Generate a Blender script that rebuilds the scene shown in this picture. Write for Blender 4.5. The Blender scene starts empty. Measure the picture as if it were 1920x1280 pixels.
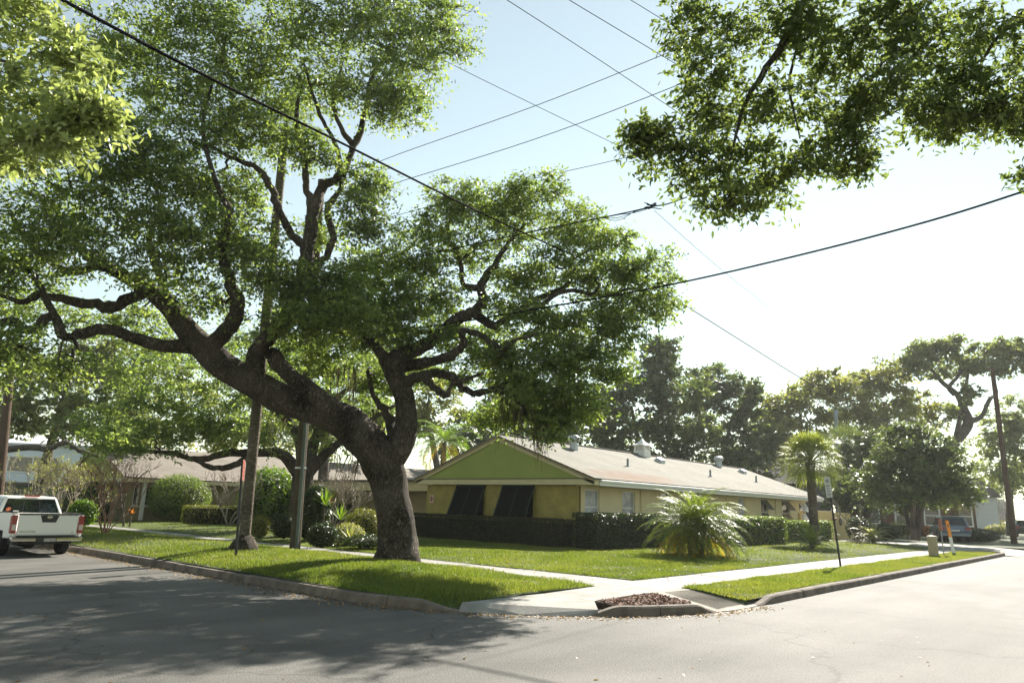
import bpy, bmesh, math, random
import numpy as np
from mathutils import Vector, Matrix
random.seed(7); RNG = np.random.default_rng(11)
R = math.radians
sc = bpy.context.scene
COL = sc.collection

# ---------------------------------------------------------------- camera
# world x runs along the right-hand street, world y along the left-hand street; camera stands in the junction
F = 1330.0                                  # focal length in photo pixels (1920 wide)
PITCH = math.atan(310 / F); ROLL = math.atan(.03); HC = 1.6
YAW = R(41.5)                               # heading, from +x towards +y
fw0 = np.array([math.cos(YAW), math.sin(YAW), 0.]); rt0 = np.array([math.sin(YAW), -math.cos(YAW), 0.])
FWD = fw0 * math.cos(PITCH) + np.array([0, 0, math.sin(PITCH)])
_up = np.cross(rt0, FWD)
RT = math.cos(ROLL) * rt0 + math.sin(ROLL) * _up
UP = -math.sin(ROLL) * rt0 + math.cos(ROLL) * _up
cam_d = bpy.data.cameras.new('camera'); cam = bpy.data.objects.new('camera', cam_d); COL.objects.link(cam)
cam.matrix_world = Matrix(((RT[0], UP[0], -FWD[0], 0), (RT[1], UP[1], -FWD[1], 0), (RT[2], UP[2], -FWD[2], HC), (0, 0, 0, 1)))
cam_d.sensor_fit = 'HORIZONTAL'; cam_d.sensor_width = 36; cam_d.lens = 36 * F / 1920
cam_d.clip_start = .05; cam_d.clip_end = 3000
cam_d.dof.use_dof = True; cam_d.dof.focus_distance = 20; cam_d.dof.aperture_fstop = 3.2
sc.camera = cam

# ---------------------------------------------------------------- sky, sun, exposure
SUN_AZ = math.atan2(.25, .97); SUN_EL = R(36)
world = bpy.data.worlds.new('World'); sc.world = world; world.use_nodes = True
wn = world.node_tree.nodes; wl = world.node_tree.links
sky = wn.new('ShaderNodeTexSky'); sky.sky_type = 'NISHITA'; sky.sun_disc = False
sky.sun_elevation = SUN_EL; sky.sun_rotation = math.pi / 2 - SUN_AZ
sky.air_density = 1.4; sky.dust_density = 0.05; sky.ozone_density = 1.0; sky.altitude = 0
hs = wn.new('ShaderNodeHueSaturation'); hs.inputs['Saturation'].default_value = .58          # hazy, pale sky
tn = wn.new('ShaderNodeMix'); tn.data_type = 'RGBA'; tn.blend_type = 'MULTIPLY'; tn.inputs[0].default_value = 1; tn.inputs[7].default_value = (1, 1.06, .96, 1)
wl.new(sky.outputs[0], hs.inputs['Color']); wl.new(hs.outputs[0], tn.inputs[6])
wl.new(tn.outputs[2], wn['Background'].inputs[0]); wn['Background'].inputs[1].default_value = 0.052
sd = bpy.data.lights.new('sun', 'SUN'); sd.energy = 4.4; sd.angle = R(.53); sd.color = (1, .935, .83)
sun = bpy.data.objects.new('sun', sd); COL.objects.link(sun)
SD = Vector((math.cos(SUN_AZ) * math.cos(SUN_EL), math.sin(SUN_AZ) * math.cos(SUN_EL), math.sin(SUN_EL)))
sun.rotation_euler = SD.to_track_quat('Z', 'Y').to_euler()
sun.location = (30, 0, 40)
vs = sc.view_settings; vs.view_transform = 'Standard'; vs.look = 'None'; vs.gamma = 1; vs.exposure = 1.65; vs.use_curve_mapping = False
sc.cycles.max_bounces = 10; sc.cycles.diffuse_bounces = 6; sc.cycles.transparent_max_bounces = 8; sc.cycles.use_denoising = True
sc.cycles.transmission_bounces = 6

# ---------------------------------------------------------------- pixel helpers (photo pixels -> real positions)
CAM = np.array([0, 0, HC])
def ray(px, py): return RT * (px - 960) / F + UP * (640 - py) / F + FWD
def G(px, py, z=.15):
    d = ray(px, py); return CAM + d * (z - HC) / d[2]
def P(px, py, dep):
    d = ray(px, py); return CAM + d * dep / (d @ fw0)
def PX(px, py, x):
    d = ray(px, py); return CAM + d * x / d[0]
def PY(px, py, y):
    d = ray(px, py); return CAM + d * y / d[1]
def depth_of(p): return float(np.array(p)[:2] @ fw0[:2])

# ---------------------------------------------------------------- materials
MATS = {}
def _new(name):
    m = bpy.data.materials.new(name); m.use_nodes = True
    nt = m.node_tree; return m, nt, nt.nodes['Principled BSDF']
def col4(c): return (c[0], c[1], c[2], 1)
def mat(name, c, rough=.7, var=.15, scale=6., bump=0., bscale=40., metal=0., c2=None, spec=.5, detail=6):
    """plain surface with noise variation between c and c2 and fine relief"""
    if name in MATS: return MATS[name]
    m, nt, b = _new(name); N = nt.nodes; L = nt.links
    tc = N.new('ShaderNodeTexCoord'); no = N.new('ShaderNodeTexNoise'); no.inputs['Scale'].default_value = scale; no.inputs['Detail'].default_value = detail
    L.new(tc.outputs['Object'], no.inputs['Vector'])
    rp = N.new('ShaderNodeValToRGB'); rp.color_ramp.elements[0].position = .32; rp.color_ramp.elements[1].position = .68
    a = [x * (1 - var) for x in c]; d = c2 if c2 else [min(1, x * (1 + var)) for x in c]
    rp.color_ramp.elements[0].color = col4(a); rp.color_ramp.elements[1].color = col4(d)
    L.new(no.outputs['Fac'], rp.inputs['Fac']); L.new(rp.outputs[0], b.inputs['Base Color'])
    b.inputs['Roughness'].default_value = rough; b.inputs['Metallic'].default_value = metal; b.inputs['Specular IOR Level'].default_value = spec
    if bump:
        n2 = N.new('ShaderNodeTexNoise'); n2.inputs['Scale'].default_value = bscale; n2.inputs['Detail'].default_value = 5
        L.new(tc.outputs['Object'], n2.inputs['Vector'])
        bp = N.new('ShaderNodeBump'); bp.inputs['Strength'].default_value = bump; bp.inputs['Distance'].default_value = .02
        L.new(n2.outputs['Fac'], bp.inputs['Height']); L.new(bp.outputs[0], b.inputs['Normal'])
    MATS[name] = m; return m
def leaf_mat(name, c1, c2, trans=.42, rough=.42, tcol=None, spec=.4, c3=None):
    """leaf: colour varies leaf by leaf (rnd attribute), light passes through"""
    m, nt, b = _new(name); N = nt.nodes; L = nt.links
    at = N.new('ShaderNodeAttribute'); at.attribute_name = 'rnd'
    rp = N.new('ShaderNodeValToRGB'); rp.color_ramp.elements[0].color = col4(c1); rp.color_ramp.elements[1].color = col4(c2)
    if c3: rp.color_ramp.elements[1].position = .8; e_ = rp.color_ramp.elements.new(1.); e_.color = col4(c3)
    L.new(at.outputs['Fac'], rp.inputs['Fac']); L.new(rp.outputs[0], b.inputs['Base Color'])
    b.inputs['Roughness'].default_value = rough; b.inputs['Specular IOR Level'].default_value = spec
    tr = N.new('ShaderNodeBsdfTranslucent')
    mx = N.new('ShaderNodeMix'); mx.data_type = 'RGBA'; mx.blend_type = 'MULTIPLY'; mx.inputs[0].default_value = 1
    L.new(rp.outputs[0], mx.inputs[6]); mx.inputs[7].default_value = col4(tcol or (1.65, 1.7, .8)); L.new(mx.outputs[2], tr.inputs['Color'])
    ms = N.new('ShaderNodeMixShader'); ms.inputs[0].default_value = trans
    L.new(b.outputs[0], ms.inputs[1]); L.new(tr.outputs[0], ms.inputs[2])
    L.new(ms.outputs[0], N['Material Output'].inputs['Surface'])
    MATS[name] = m; return m
def bark_mat(name, c1, c2, sx=9., sz=2.5, bump=.9, stretch=True):
    m, nt, b = _new(name); N = nt.nodes; L = nt.links
    tc = N.new('ShaderNodeTexCoord'); mp = N.new('ShaderNodeMapping'); mp.inputs['Scale'].default_value = (1, 1, sz / sx)
    L.new(tc.outputs['Object'], mp.inputs['Vector'])
    vo = N.new('ShaderNodeTexVoronoi'); vo.feature = 'DISTANCE_TO_EDGE'; vo.inputs['Scale'].default_value = sx
    no = N.new('ShaderNodeTexNoise'); no.inputs['Scale'].default_value = sx * 1.2; no.inputs['Detail'].default_value = 8
    ad = N.new('ShaderNodeVectorMath'); ad.operation = 'ADD'
    sc_ = N.new('ShaderNodeVectorMath'); sc_.operation = 'SCALE'; sc_.inputs[3].default_value = .35
    L.new(mp.outputs[0], no.inputs['Vector']); L.new(no.outputs['Color'], sc_.inputs[0]); L.new(mp.outputs[0], ad.inputs[0]); L.new(sc_.outputs[0], ad.inputs[1])
    L.new(ad.outputs[0], vo.inputs['Vector'])
    n3 = N.new('ShaderNodeTexNoise'); n3.inputs['Scale'].default_value = 1.3; n3.inputs['Detail'].default_value = 6; L.new(tc.outputs['Object'], n3.inputs['Vector'])
    mu = N.new('ShaderNodeMath'); mu.operation = 'MULTIPLY_ADD'; mu.inputs[1].default_value = 1.2; L.new(vo.outputs[0], mu.inputs[0]); L.new(n3.outputs['Fac'], mu.inputs[2])
    rp = N.new('ShaderNodeValToRGB'); rp.color_ramp.elements[0].position = .35; rp.color_ramp.elements[1].position = 1.0
    rp.color_ramp.elements[0].color = col4(c1); rp.color_ramp.elements[1].color = col4(c2)
    L.new(mu.outputs[0], rp.inputs['Fac']); L.new(rp.outputs[0], b.inputs['Base Color'])
    b.inputs['Roughness'].default_value = .9; b.inputs['Specular IOR Level'].default_value = .2
    bp = N.new('ShaderNodeBump'); bp.inputs['Strength'].default_value = bump; bp.inputs['Distance'].default_value = .05
    mn = N.new('ShaderNodeMath'); mn.operation = 'MINIMUM'; mn.inputs[1].default_value = .25; L.new(vo.outputs[0], mn.inputs[0])
    m3 = N.new('ShaderNodeMath'); m3.operation = 'MULTIPLY_ADD'; m3.inputs[1].default_value = 2.2; L.new(mn.outputs[0], m3.inputs[0]); L.new(no.outputs['Fac'], m3.inputs[2])
    L.new(m3.outputs[0], bp.inputs['Height']); L.new(bp.outputs[0], b.inputs['Normal'])
    MATS[name] = m; return m
def glass_mat(name, c=(.02, .025, .03), rough=.06):
    m, nt, b = _new(name); b.inputs['Base Color'].default_value = col4(c); b.inputs['Roughness'].default_value = rough
    b.inputs['Specular IOR Level'].default_value = .8
    N = nt.nodes; L = nt.links; tc = N.new('ShaderNodeTexCoord'); no = N.new('ShaderNodeTexNoise'); no.inputs['Scale'].default_value = 2.5
    L.new(tc.outputs['Object'], no.inputs['Vector']); bp = N.new('ShaderNodeBump'); bp.inputs['Strength'].default_value = .03; bp.inputs['Distance'].default_value = .05
    L.new(no.outputs['Fac'], bp.inputs['Height']); L.new(bp.outputs[0], b.inputs['Normal'])
    MATS[name] = m; return m
def asphalt_mat():
    m, nt, b = _new('asphalt'); N = nt.nodes; L = nt.links
    tc = N.new('ShaderNodeTexCoord')
    fine = N.new('ShaderNodeTexNoise'); fine.inputs['Scale'].default_value = 45; fine.inputs['Detail'].default_value = 8
    big = N.new('ShaderNodeTexNoise'); big.inputs['Scale'].default_value = .35; big.inputs['Detail'].default_value = 7; big.inputs['Roughness'].default_value = .6
    mp = N.new('ShaderNodeMapping'); mp.inputs['Scale'].default_value = (.25, 1.6, 1)      # wheel tracks along the right-hand street
    tr = N.new('ShaderNodeTexNoise'); tr.inputs['Scale'].default_value = .8; tr.inputs['Detail'].default_value = 4
    vo = N.new('ShaderNodeTexVoronoi'); vo.feature = 'DISTANCE_TO_EDGE'; vo.inputs['Scale'].default_value = .22
    wv = N.new('ShaderNodeTexNoise'); wv.inputs['Scale'].default_value = 1.4; wv.inputs['Detail'].default_value = 6
    va = N.new('ShaderNodeVectorMath'); va.operation = 'ADD'; vsn = N.new('ShaderNodeVectorMath'); vsn.operation = 'SCALE'; vsn.inputs[3].default_value = .9
    for n in (fine, big, wv): L.new(tc.outputs['Object'], n.inputs['Vector'])
    L.new(tc.outputs['Object'], mp.inputs['Vector']); L.new(mp.outputs[0], tr.inputs['Vector'])
    L.new(wv.outputs['Color'], vsn.inputs[0]); L.new(tc.outputs['Object'], va.inputs[0]); L.new(vsn.outputs[0], va.inputs[1]); L.new(va.outputs[0], vo.inputs['Vector'])
    def math_(op, a, bb):
        n = N.new('ShaderNodeMath'); n.operation = op
        for i, v in enumerate((a, bb)):
            if isinstance(v, (int, float)): n.inputs[i].default_value = v
            else: L.new(v, n.inputs[i])
        return n.outputs[0]
    s = math_('ADD', math_('MULTIPLY', fine.outputs['Fac'], .40), math_('MULTIPLY', big.outputs['Fac'], .42))
    s = math_('ADD', s, math_('MULTIPLY', tr.outputs['Fac'], .3))
    rp = N.new('ShaderNodeValToRGB'); e = rp.color_ramp.elements; e[0].position = .36; e[0].color = (.060, .058, .054, 1); e[1].position = .74; e[1].color = (.180, .172, .156, 1)
    L.new(s, rp.inputs['Fac'])
    cr = N.new('ShaderNodeValToRGB'); e = cr.color_ramp.elements; e[0].position = .0; e[0].color = (.45, .45, .45, 1); e[1].position = .006; e[1].color = (1, 1, 1, 1)
    L.new(vo.outputs[0], cr.inputs['Fac'])
    mx = N.new('ShaderNodeMix'); mx.data_type = 'RGBA'; mx.blend_type = 'MULTIPLY'; mx.inputs[0].default_value = .7
    L.new(rp.outputs[0], mx.inputs[6]); L.new(cr.outputs[0], mx.inputs[7])
    vd = N.new('ShaderNodeVectorMath'); vd.operation = 'DISTANCE'; L.new(tc.outputs['Object'], vd.inputs[0]); vd.inputs[1].default_value = (12.8, 10.65, 0)   # tyre-worn bands round the corner
    dd = math_('DIVIDE', math_('ADD', vd.outputs['Value'], math_('MULTIPLY', wv.outputs['Fac'], .5)), 20.)
    tyre = N.new('ShaderNodeValToRGB'); e = tyre.color_ramp.elements; e[0].position = .40; e[0].color = (1, 1, 1, 1); e[1].position = .57; e[1].color = (1, 1, 1, 1)
    for q_, v_ in ((.43, .80), (.45, .80), (.475, 1), (.51, 1), (.53, .83), (.55, .83)): k_ = e.new(q_); k_.color = (v_, v_, v_, 1)
    L.new(dd, tyre.inputs['Fac']); m2 = N.new('ShaderNodeMix'); m2.data_type = 'RGBA'; m2.blend_type = 'MULTIPLY'; m2.inputs[0].default_value = .8
    L.new(mx.outputs[2], m2.inputs[6]); L.new(tyre.outputs[0], m2.inputs[7]); L.new(m2.outputs[2], b.inputs['Base Color'])
    b.inputs['Roughness'].default_value = .78; b.inputs['Specular IOR Level'].default_value = .2
    bp = N.new('ShaderNodeBump'); bp.inputs['Strength'].default_value = .55; bp.inputs['Distance'].default_value = .01
    f2 = N.new('ShaderNodeTexVoronoi'); f2.inputs['Scale'].default_value = 70; L.new(tc.outputs['Object'], f2.inputs['Vector'])
    L.new(f2.outputs[0], bp.inputs['Height']); L.new(bp.outputs[0], b.inputs['Normal'])
    MATS['asphalt'] = m; return m
def roof_mat(name, c, stain=None):
    m, nt, b = _new(name); N = nt.nodes; L = nt.links
    tc = N.new('ShaderNodeTexCoord'); br = N.new('ShaderNodeTexBrick'); mp = N.new('ShaderNodeMapping')
    L.new(tc.outputs['UV'], mp.inputs['Vector']); L.new(mp.outputs[0], br.inputs['Vector'])
    br.inputs['Scale'].default_value = 1; br.inputs['Brick Width'].default_value = .3; br.inputs['Row Height'].default_value = .14; br.inputs['Mortar Size'].default_value = .006
    br.inputs['Color1'].default_value = col4([x * .9 for x in c]); br.inputs['Color2'].default_value = col4([x * 1.1 for x in c]); br.inputs['Mortar'].default_value = col4([x * .55 for x in c])
    no = N.new('ShaderNodeTexNoise'); no.inputs['Scale'].default_value = .6; no.inputs['Detail'].default_value = 8; L.new(tc.outputs['UV'], no.inputs['Vector'])
    rp = N.new('ShaderNodeValToRGB'); rp.color_ramp.elements[0].position = .3; rp.color_ramp.elements[0].color = (.78, .76, .74, 1); rp.color_ramp.elements[1].position = .7; rp.color_ramp.elements[1].color = (1.08, 1.06, 1.04, 1)
    L.new(no.outputs['Fac'], rp.inputs['Fac'])
    mx = N.new('ShaderNodeMix'); mx.data_type = 'RGBA'; mx.blend_type = 'MULTIPLY'; mx.inputs[0].default_value = 1
    L.new(br.outputs[0], mx.inputs[6]); L.new(rp.outputs[0], mx.inputs[7]); out = mx.outputs[2]
    if stain:                                  # rusty leaf stain low on the slope near the gable: centre (u, v), size
        sx, sy, rx_, ry_, scol = stain
        sp = N.new('ShaderNodeSeparateXYZ'); L.new(tc.outputs['UV'], sp.inputs[0])
        def mth(op, a, bb):
            n = N.new('ShaderNodeMath'); n.operation = op
            for i, v in enumerate((a, bb)):
                if isinstance(v, (int, float)): n.inputs[i].default_value = v
                else: L.new(v, n.inputs[i])
            return n.outputs[0]
        dx = mth('DIVIDE', mth('SUBTRACT', sp.outputs[0], sx), rx_); dy = mth('DIVIDE', mth('SUBTRACT', sp.outputs[1], sy), ry_)
        d2 = mth('ADD', mth('MULTIPLY', dx, dx), mth('MULTIPLY', dy, dy))
        n2 = N.new('ShaderNodeTexNoise'); n2.inputs['Scale'].default_value = 1.6; n2.inputs['Detail'].default_value = 9; L.new(tc.outputs['UV'], n2.inputs['Vector'])
        k = mth('SUBTRACT', mth('ADD', 1.0, mth('MULTIPLY', mth('SUBTRACT', n2.outputs['Fac'], .5), 2.4)), d2)
        k = mth('MULTIPLY', k, .9); n = k.node; n.use_clamp = True
        m2 = N.new('ShaderNodeMix'); m2.data_type = 'RGBA'; L.new(k, m2.inputs[0]); L.new(out, m2.inputs[6]); m2.inputs[7].default_value = col4(scol); out = m2.outputs[2]
    L.new(out, b.inputs['Base Color']); b.inputs['Roughness'].default_value = .9; b.inputs['Specular IOR Level'].default_value = .25
    bp = N.new('ShaderNodeBump'); bp.inputs['Strength'].default_value = .5; bp.inputs['Distance'].default_value = .012
    L.new(br.outputs['Fac'], bp.inputs['Height']); bp.invert = True; L.new(bp.outputs[0], b.inputs['Normal'])
    MATS[name] = m; return m

asphalt = asphalt_mat()
concrete = mat('concrete', (.25, .24, .215), .85, .22, 2.2, .35, 55, detail=9)
kerbm = mat('kerb_concrete', (.135, .108, .085), .9, .4, 3.5, .5, 40, detail=9)
rampm = mat('dome_paving', (.27, .24, .20), .9, .2, 3, .2, 60)
earth = mat('earth', (.035, .052, .014), .95, .35, 3, .4, 25, c2=(.06, .08, .022), detail=9)
soil = mat('soil', (.05, .033, .02), .95, .3, 8, .5, 30)
mulchm = mat('mulch_chips', (.16, .055, .034), .85, .5, 30, 0, c2=(.34, .19, .13))
barkm = bark_mat('oak_bark', (.014, .010, .007), (.165, .136, .104), 11, 5, 1.)
bark2 = bark_mat('grey_bark', (.05, .042, .034), (.20, .17, .14), 9, 2.5)
barkp = bark_mat('palm_bark', (.06, .048, .036), (.20, .165, .125), 5, 14, .6)
polem = bark_mat('pole_wood', (.045, .036, .024), (.14, .112, .078), 30, 1.2, .35)
poleb = bark_mat('pole_wood_brown', (.05, .033, .022), (.15, .10, .07), 30, 1.2, .35)
twigm = mat('bare_twigs', (.30, .25, .19), .8, .3, 9)
twigr = mat('reddish_twigs', (.24, .13, .09), .8, .3, 9)
cream = mat('cream_stucco', (.74, .64, .39), .85, .07, 1.2, .25, 60)
yelwall = mat('yellow_stucco', (.62, .48, .22), .85, .07, 1.2, .25, 60)
mortar = mat('olive_mortar', (.16, .125, .03), .9, .1, 8, .3, 70)
brickm = mat('olive_brick', (.42, .345, .095), .75, .16, 2.3, .25, 60)
greenp = mat('green_gable', (.31, .355, .085), .75, .05, 1.5, .1, 50)
trimc = mat('cream_trim', (.60, .52, .31), .6, .06, 3)
barge = mat('tan_trim', (.36, .28, .14), .6, .08, 3)
white = mat('white_paint', (.78, .77, .72), .5, .05, 3)
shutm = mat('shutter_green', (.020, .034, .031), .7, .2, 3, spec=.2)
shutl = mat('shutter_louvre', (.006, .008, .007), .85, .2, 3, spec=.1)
glass = glass_mat('window_glass'); blind = mat('window_blind', (.34, .36, .38), .3, .45, 2.5)
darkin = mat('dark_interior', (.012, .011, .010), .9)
roofm = roof_mat('grey_shingle', (.186, .180, .152), (3.6, .6, 4.2, .9, (.15, .085, .048)))
roofb = roof_mat('tan_shingle', (.23, .205, .175)); roofd = roof_mat('dark_shingle', (.07, .075, .08))
galv = mat('galvanised', (.45, .47, .48), .4, .15, 5, metal=.6); pipem = mat('vent_pipe', (.22, .24, .25), .5)
black = mat('black_metal', (.012, .013, .012), .45); rubber = mat('black_rubber', (.012, .012, .012), .85); wirem = mat('wire_black', (.006, .006, .007), .95, spec=.05)
chrome = mat('chrome', (.72, .70, .66), .12, .04, 3, metal=1); carw = mat('truck_paint', (.78, .77, .73), .28, .02, 1); cars = mat('suv_paint', (.16, .20, .25), .25, .03, 1, metal=.3)
redl = mat('red_lens', (.26, .012, .010), .18, .1, 8); clearl = mat('clear_lens', (.55, .45, .42), .15, .1, 8); cglass = glass_mat('car_glass', (.012, .018, .018), .03)
plast = mat('dark_plastic', (.022, .024, .024), .5); mossm = leaf_mat('moss', (.07, .062, .038), (.13, .115, .072), .35, .9, (1.2, 1.1, .8), .1)
signw = mat('sign_white', (.62, .62, .62), .45, .03, 5); signr = mat('sign_red', (.32, .05, .03), .5, .1, 5); signp = mat('sign_pink', (.75, .52, .45), .5, .05, 5)
signd = mat('sign_grey', (.33, .33, .34), .5); orange = mat('orange_marker', (.80, .27, .01), .45, .05, 5); brownp = mat('brown_marker', (.30, .12, .08), .5, .05, 5); tanbox = mat('tan_bollard', (.36, .30, .18), .6, .05, 5)
bluesid = mat('blue_siding', (.72, .79, .86), .7, .03, 2); palewh = mat('pale_siding', (.60, .60, .62), .7, .04, 2); brickd = mat('brown_brick', (.15, .085, .06), .85, .25, 12)

L_OAK = leaf_mat('oak_leaf', (.070, .112, .036), (.225, .275, .098), .62, .42, None, .65)
L_NEARL = leaf_mat('bright_leaf', (.18, .22, .085), (.42, .47, .22), .5, .36, (1.3, 1.35, .75))
L_NEARR = leaf_mat('glossy_leaf', (.060, .086, .036), (.165, .20, .080), .60, .36, None, .55)
L_DARK = leaf_mat('dark_leaf', (.045, .072, .034), (.150, .190, .090), .48, .34, (1.6, 1.6, .7))
L_OLIVE = leaf_mat('olive_leaf', (.115, .135, .042), (.28, .275, .11), .52, .45)
L_GREY = leaf_mat('grey_green_leaf', (.095, .125, .045), (.23, .255, .115), .50, .42)
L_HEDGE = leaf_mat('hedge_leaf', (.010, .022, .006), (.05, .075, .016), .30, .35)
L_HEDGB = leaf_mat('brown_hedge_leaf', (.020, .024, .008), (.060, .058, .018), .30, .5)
L_YEL = leaf_mat('yellow_hedge_leaf', (.075, .095, .014), (.23, .22, .04), .40, .45)
L_BUSH = leaf_mat('bush_leaf', (.065, .11, .026), (.21, .26, .075), .45, .40)
L_BRIGHT = leaf_mat('fresh_leaf', (.07, .14, .015), (.18, .26, .04), .45, .40)
L_PALE = leaf_mat('pale_leaf', (.16, .18, .06), (.36, .34, .17), .4, .45)
L_RED = leaf_mat('red_leaf', (.16, .02, .012), (.34, .07, .02), .4, .4, (1.5, 1, .7))
L_ORNG = leaf_mat('orange_leaf', (.40, .14, .015), (.62, .30, .05), .4, .4, (1.4, 1.1, .7))
L_PALM = leaf_mat('palm_leaflet', (.065, .110, .018), (.22, .26, .055), .45, .42, None, .3)
L_PALMY = leaf_mat('palm_old_leaflet', (.22, .17, .018), (.42, .26, .03), .45, .4)
L_SABAL = leaf_mat('sabal_leaf', (.10, .135, .032), (.28, .30, .085), .42, .5, None, .3)
L_GRASS = leaf_mat('grass_blade', (.072, .118, .024), (.215, .240, .062), .50, .45, (1.45, 1.5, .6), .3, (.25, .22, .09))
L_DRY = leaf_mat('dry_leaf', (.16, .09, .04), (.34, .22, .11), .3, .6)

# ---------------------------------------------------------------- object helpers
def link(o, parent=None):
    COL.objects.link(o)
    if parent is not None: o.parent = parent
    return o
def tag(o, label=None, cat=None, group=None, kind=None):
    if label: o['label'] = label
    if cat: o['category'] = cat
    if group: o['group'] = group
    if kind: o['kind'] = kind
    return o
def empty(name, loc=(0, 0, 0), rz=0, label=None, cat=None, group=None, kind=None):
    o = bpy.data.objects.new(name, None); o.location = [float(x) for x in loc]; o.rotation_euler = (0, 0, rz); o.empty_display_size = .3
    link(o); return tag(o, label, cat, group, kind)
def npmesh(name, verts, faces, m, parent=None, loc=None, rnd=None, smooth=False, uv=None):
    """verts Nx3, faces MxK (one K) as numpy arrays"""
    me = bpy.data.meshes.new(name); verts = np.asarray(verts, np.float32); faces = np.asarray(faces, np.int32); k = faces.shape[1]
    if loc is not None: verts = verts - np.asarray(loc, np.float32)
    me.vertices.add(len(verts)); me.vertices.foreach_set('co', verts.ravel())
    me.loops.add(faces.size); me.loops.foreach_set('vertex_index', faces.ravel())
    me.polygons.add(len(faces)); me.polygons.foreach_set('loop_start', np.arange(0, faces.size, k, dtype=np.int32))
    try: me.polygons.foreach_set('loop_total', np.full(len(faces), k, np.int32))
    except Exception: pass
    if smooth: me.polygons.foreach_set('use_smooth', np.ones(len(faces), bool))
    if rnd is not None:
        a = me.attributes.new('rnd', 'FLOAT', 'POINT'); a.data.foreach_set('value', np.asarray(rnd, np.float32))
    me.update(calc_edges=True); me.materials.append(m)
    o = bpy.data.objects.new(name, me)
    if loc is not None and parent is None: o.location = [float(x) for x in loc]
    return link(o, parent)

class MB:
    """collects shapes, then becomes one mesh object"""
    def __init__(s): s.v = []; s.f = []
    def add(s, vs, fs):
        n = len(s.v); s.v += [tuple(map(float, v)) for v in vs]; s.f += [tuple(i + n for i in f) for f in fs]; return s
    def box(s, x0, x1, y0, y1, z0, z1):
        return s.add([(x0, y0, z0), (x1, y0, z0), (x1, y1, z0), (x0, y1, z0), (x0, y0, z1), (x1, y0, z1), (x1, y1, z1), (x0, y1, z1)],
                     [(0, 3, 2, 1), (4, 5, 6, 7), (0, 1, 5, 4), (1, 2, 6, 5), (2, 3, 7, 6), (3, 0, 4, 7)])
    def prism(s, pts, h):
        """pts: 3D polygon (top), extruded down by h (number or vector)"""
        n = len(pts); hv = np.array([0, 0, -h]) if np.isscalar(h) else np.array(h)
        top = [np.array(p, float) for p in pts]; return s.add(top + [p + hv for p in top], [tuple(range(n)), tuple(range(2 * n - 1, n - 1, -1))] + [(i, i + n, (i + 1) % n + n, (i + 1) % n) for i in range(n)])
    def tube(s, pts, rad, n=8, cap=True):
        pts = [np.array(p, float) for p in pts]; k = len(pts); rad = [rad] * k if np.isscalar(rad) else rad
        vs = []; ref = None
        for i in range(k):
            t = pts[min(i + 1, k - 1)] - pts[max(i - 1, 0)]; t /= (np.linalg.norm(t) + 1e-9)
            if ref is None: ref = np.array([1, 0, 0]) if abs(t[0]) < .8 else np.array([0, 1, 0])
            a = ref - t * (ref @ t); a /= np.linalg.norm(a) + 1e-9; b = np.cross(t, a); ref = a
            for j in range(n):
                q = 2 * math.pi * j / n; vs.append(pts[i] + rad[i] * (a * math.cos(q) + b * math.sin(q)))
        fs = [(i * n + j, i * n + (j + 1) % n, (i + 1) * n + (j + 1) % n, (i + 1) * n + j) for i in range(k - 1) for j in range(n)]
        if cap: fs += [tuple(range(n - 1, -1, -1)), tuple(range((k - 1) * n, k * n))]
        return s.add(vs, fs)
    def lathe(s, prof, c=(0, 0, 0), n=20):
        """prof: (r, z) pairs about the vertical through c"""
        vs = [(c[0] + r * math.cos(2 * math.pi * j / n), c[1] + r * math.sin(2 * math.pi * j / n), c[2] + z) for r, z in prof for j in range(n)]; k = len(prof)
        fs = [(i * n + j, i * n + (j + 1) % n, (i + 1) * n + (j + 1) % n, (i + 1) * n + j) for i in range(k - 1) for j in range(n)]
        return s.add(vs, fs + [tuple(range(n - 1, -1, -1)), tuple(range((k - 1) * n, k * n))])
    def build(s, name, m, parent=None, loc=None, bevel=0, smooth=False, label=None, cat=None, group=None, kind=None, rot=None):
        me = bpy.data.meshes.new(name); me.from_pydata(s.v, [], s.f); me.update(); me.materials.append(m)
        if smooth: me.polygons.foreach_set('use_smooth', np.ones(len(me.polygons), bool))
        o = bpy.data.objects.new(name, me)
        if loc is not None: o.location = [float(x) for x in loc]
        if rot is not None: o.rotation_euler = rot
        link(o, parent); tag(o, label, cat, group, kind)
        if bevel:
            b = o.modifiers.new('bevel', 'BEVEL'); b.width = bevel; b.segments = 2; b.limit_method = 'ANGLE'; b.angle_limit = R(35)
        return o

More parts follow.
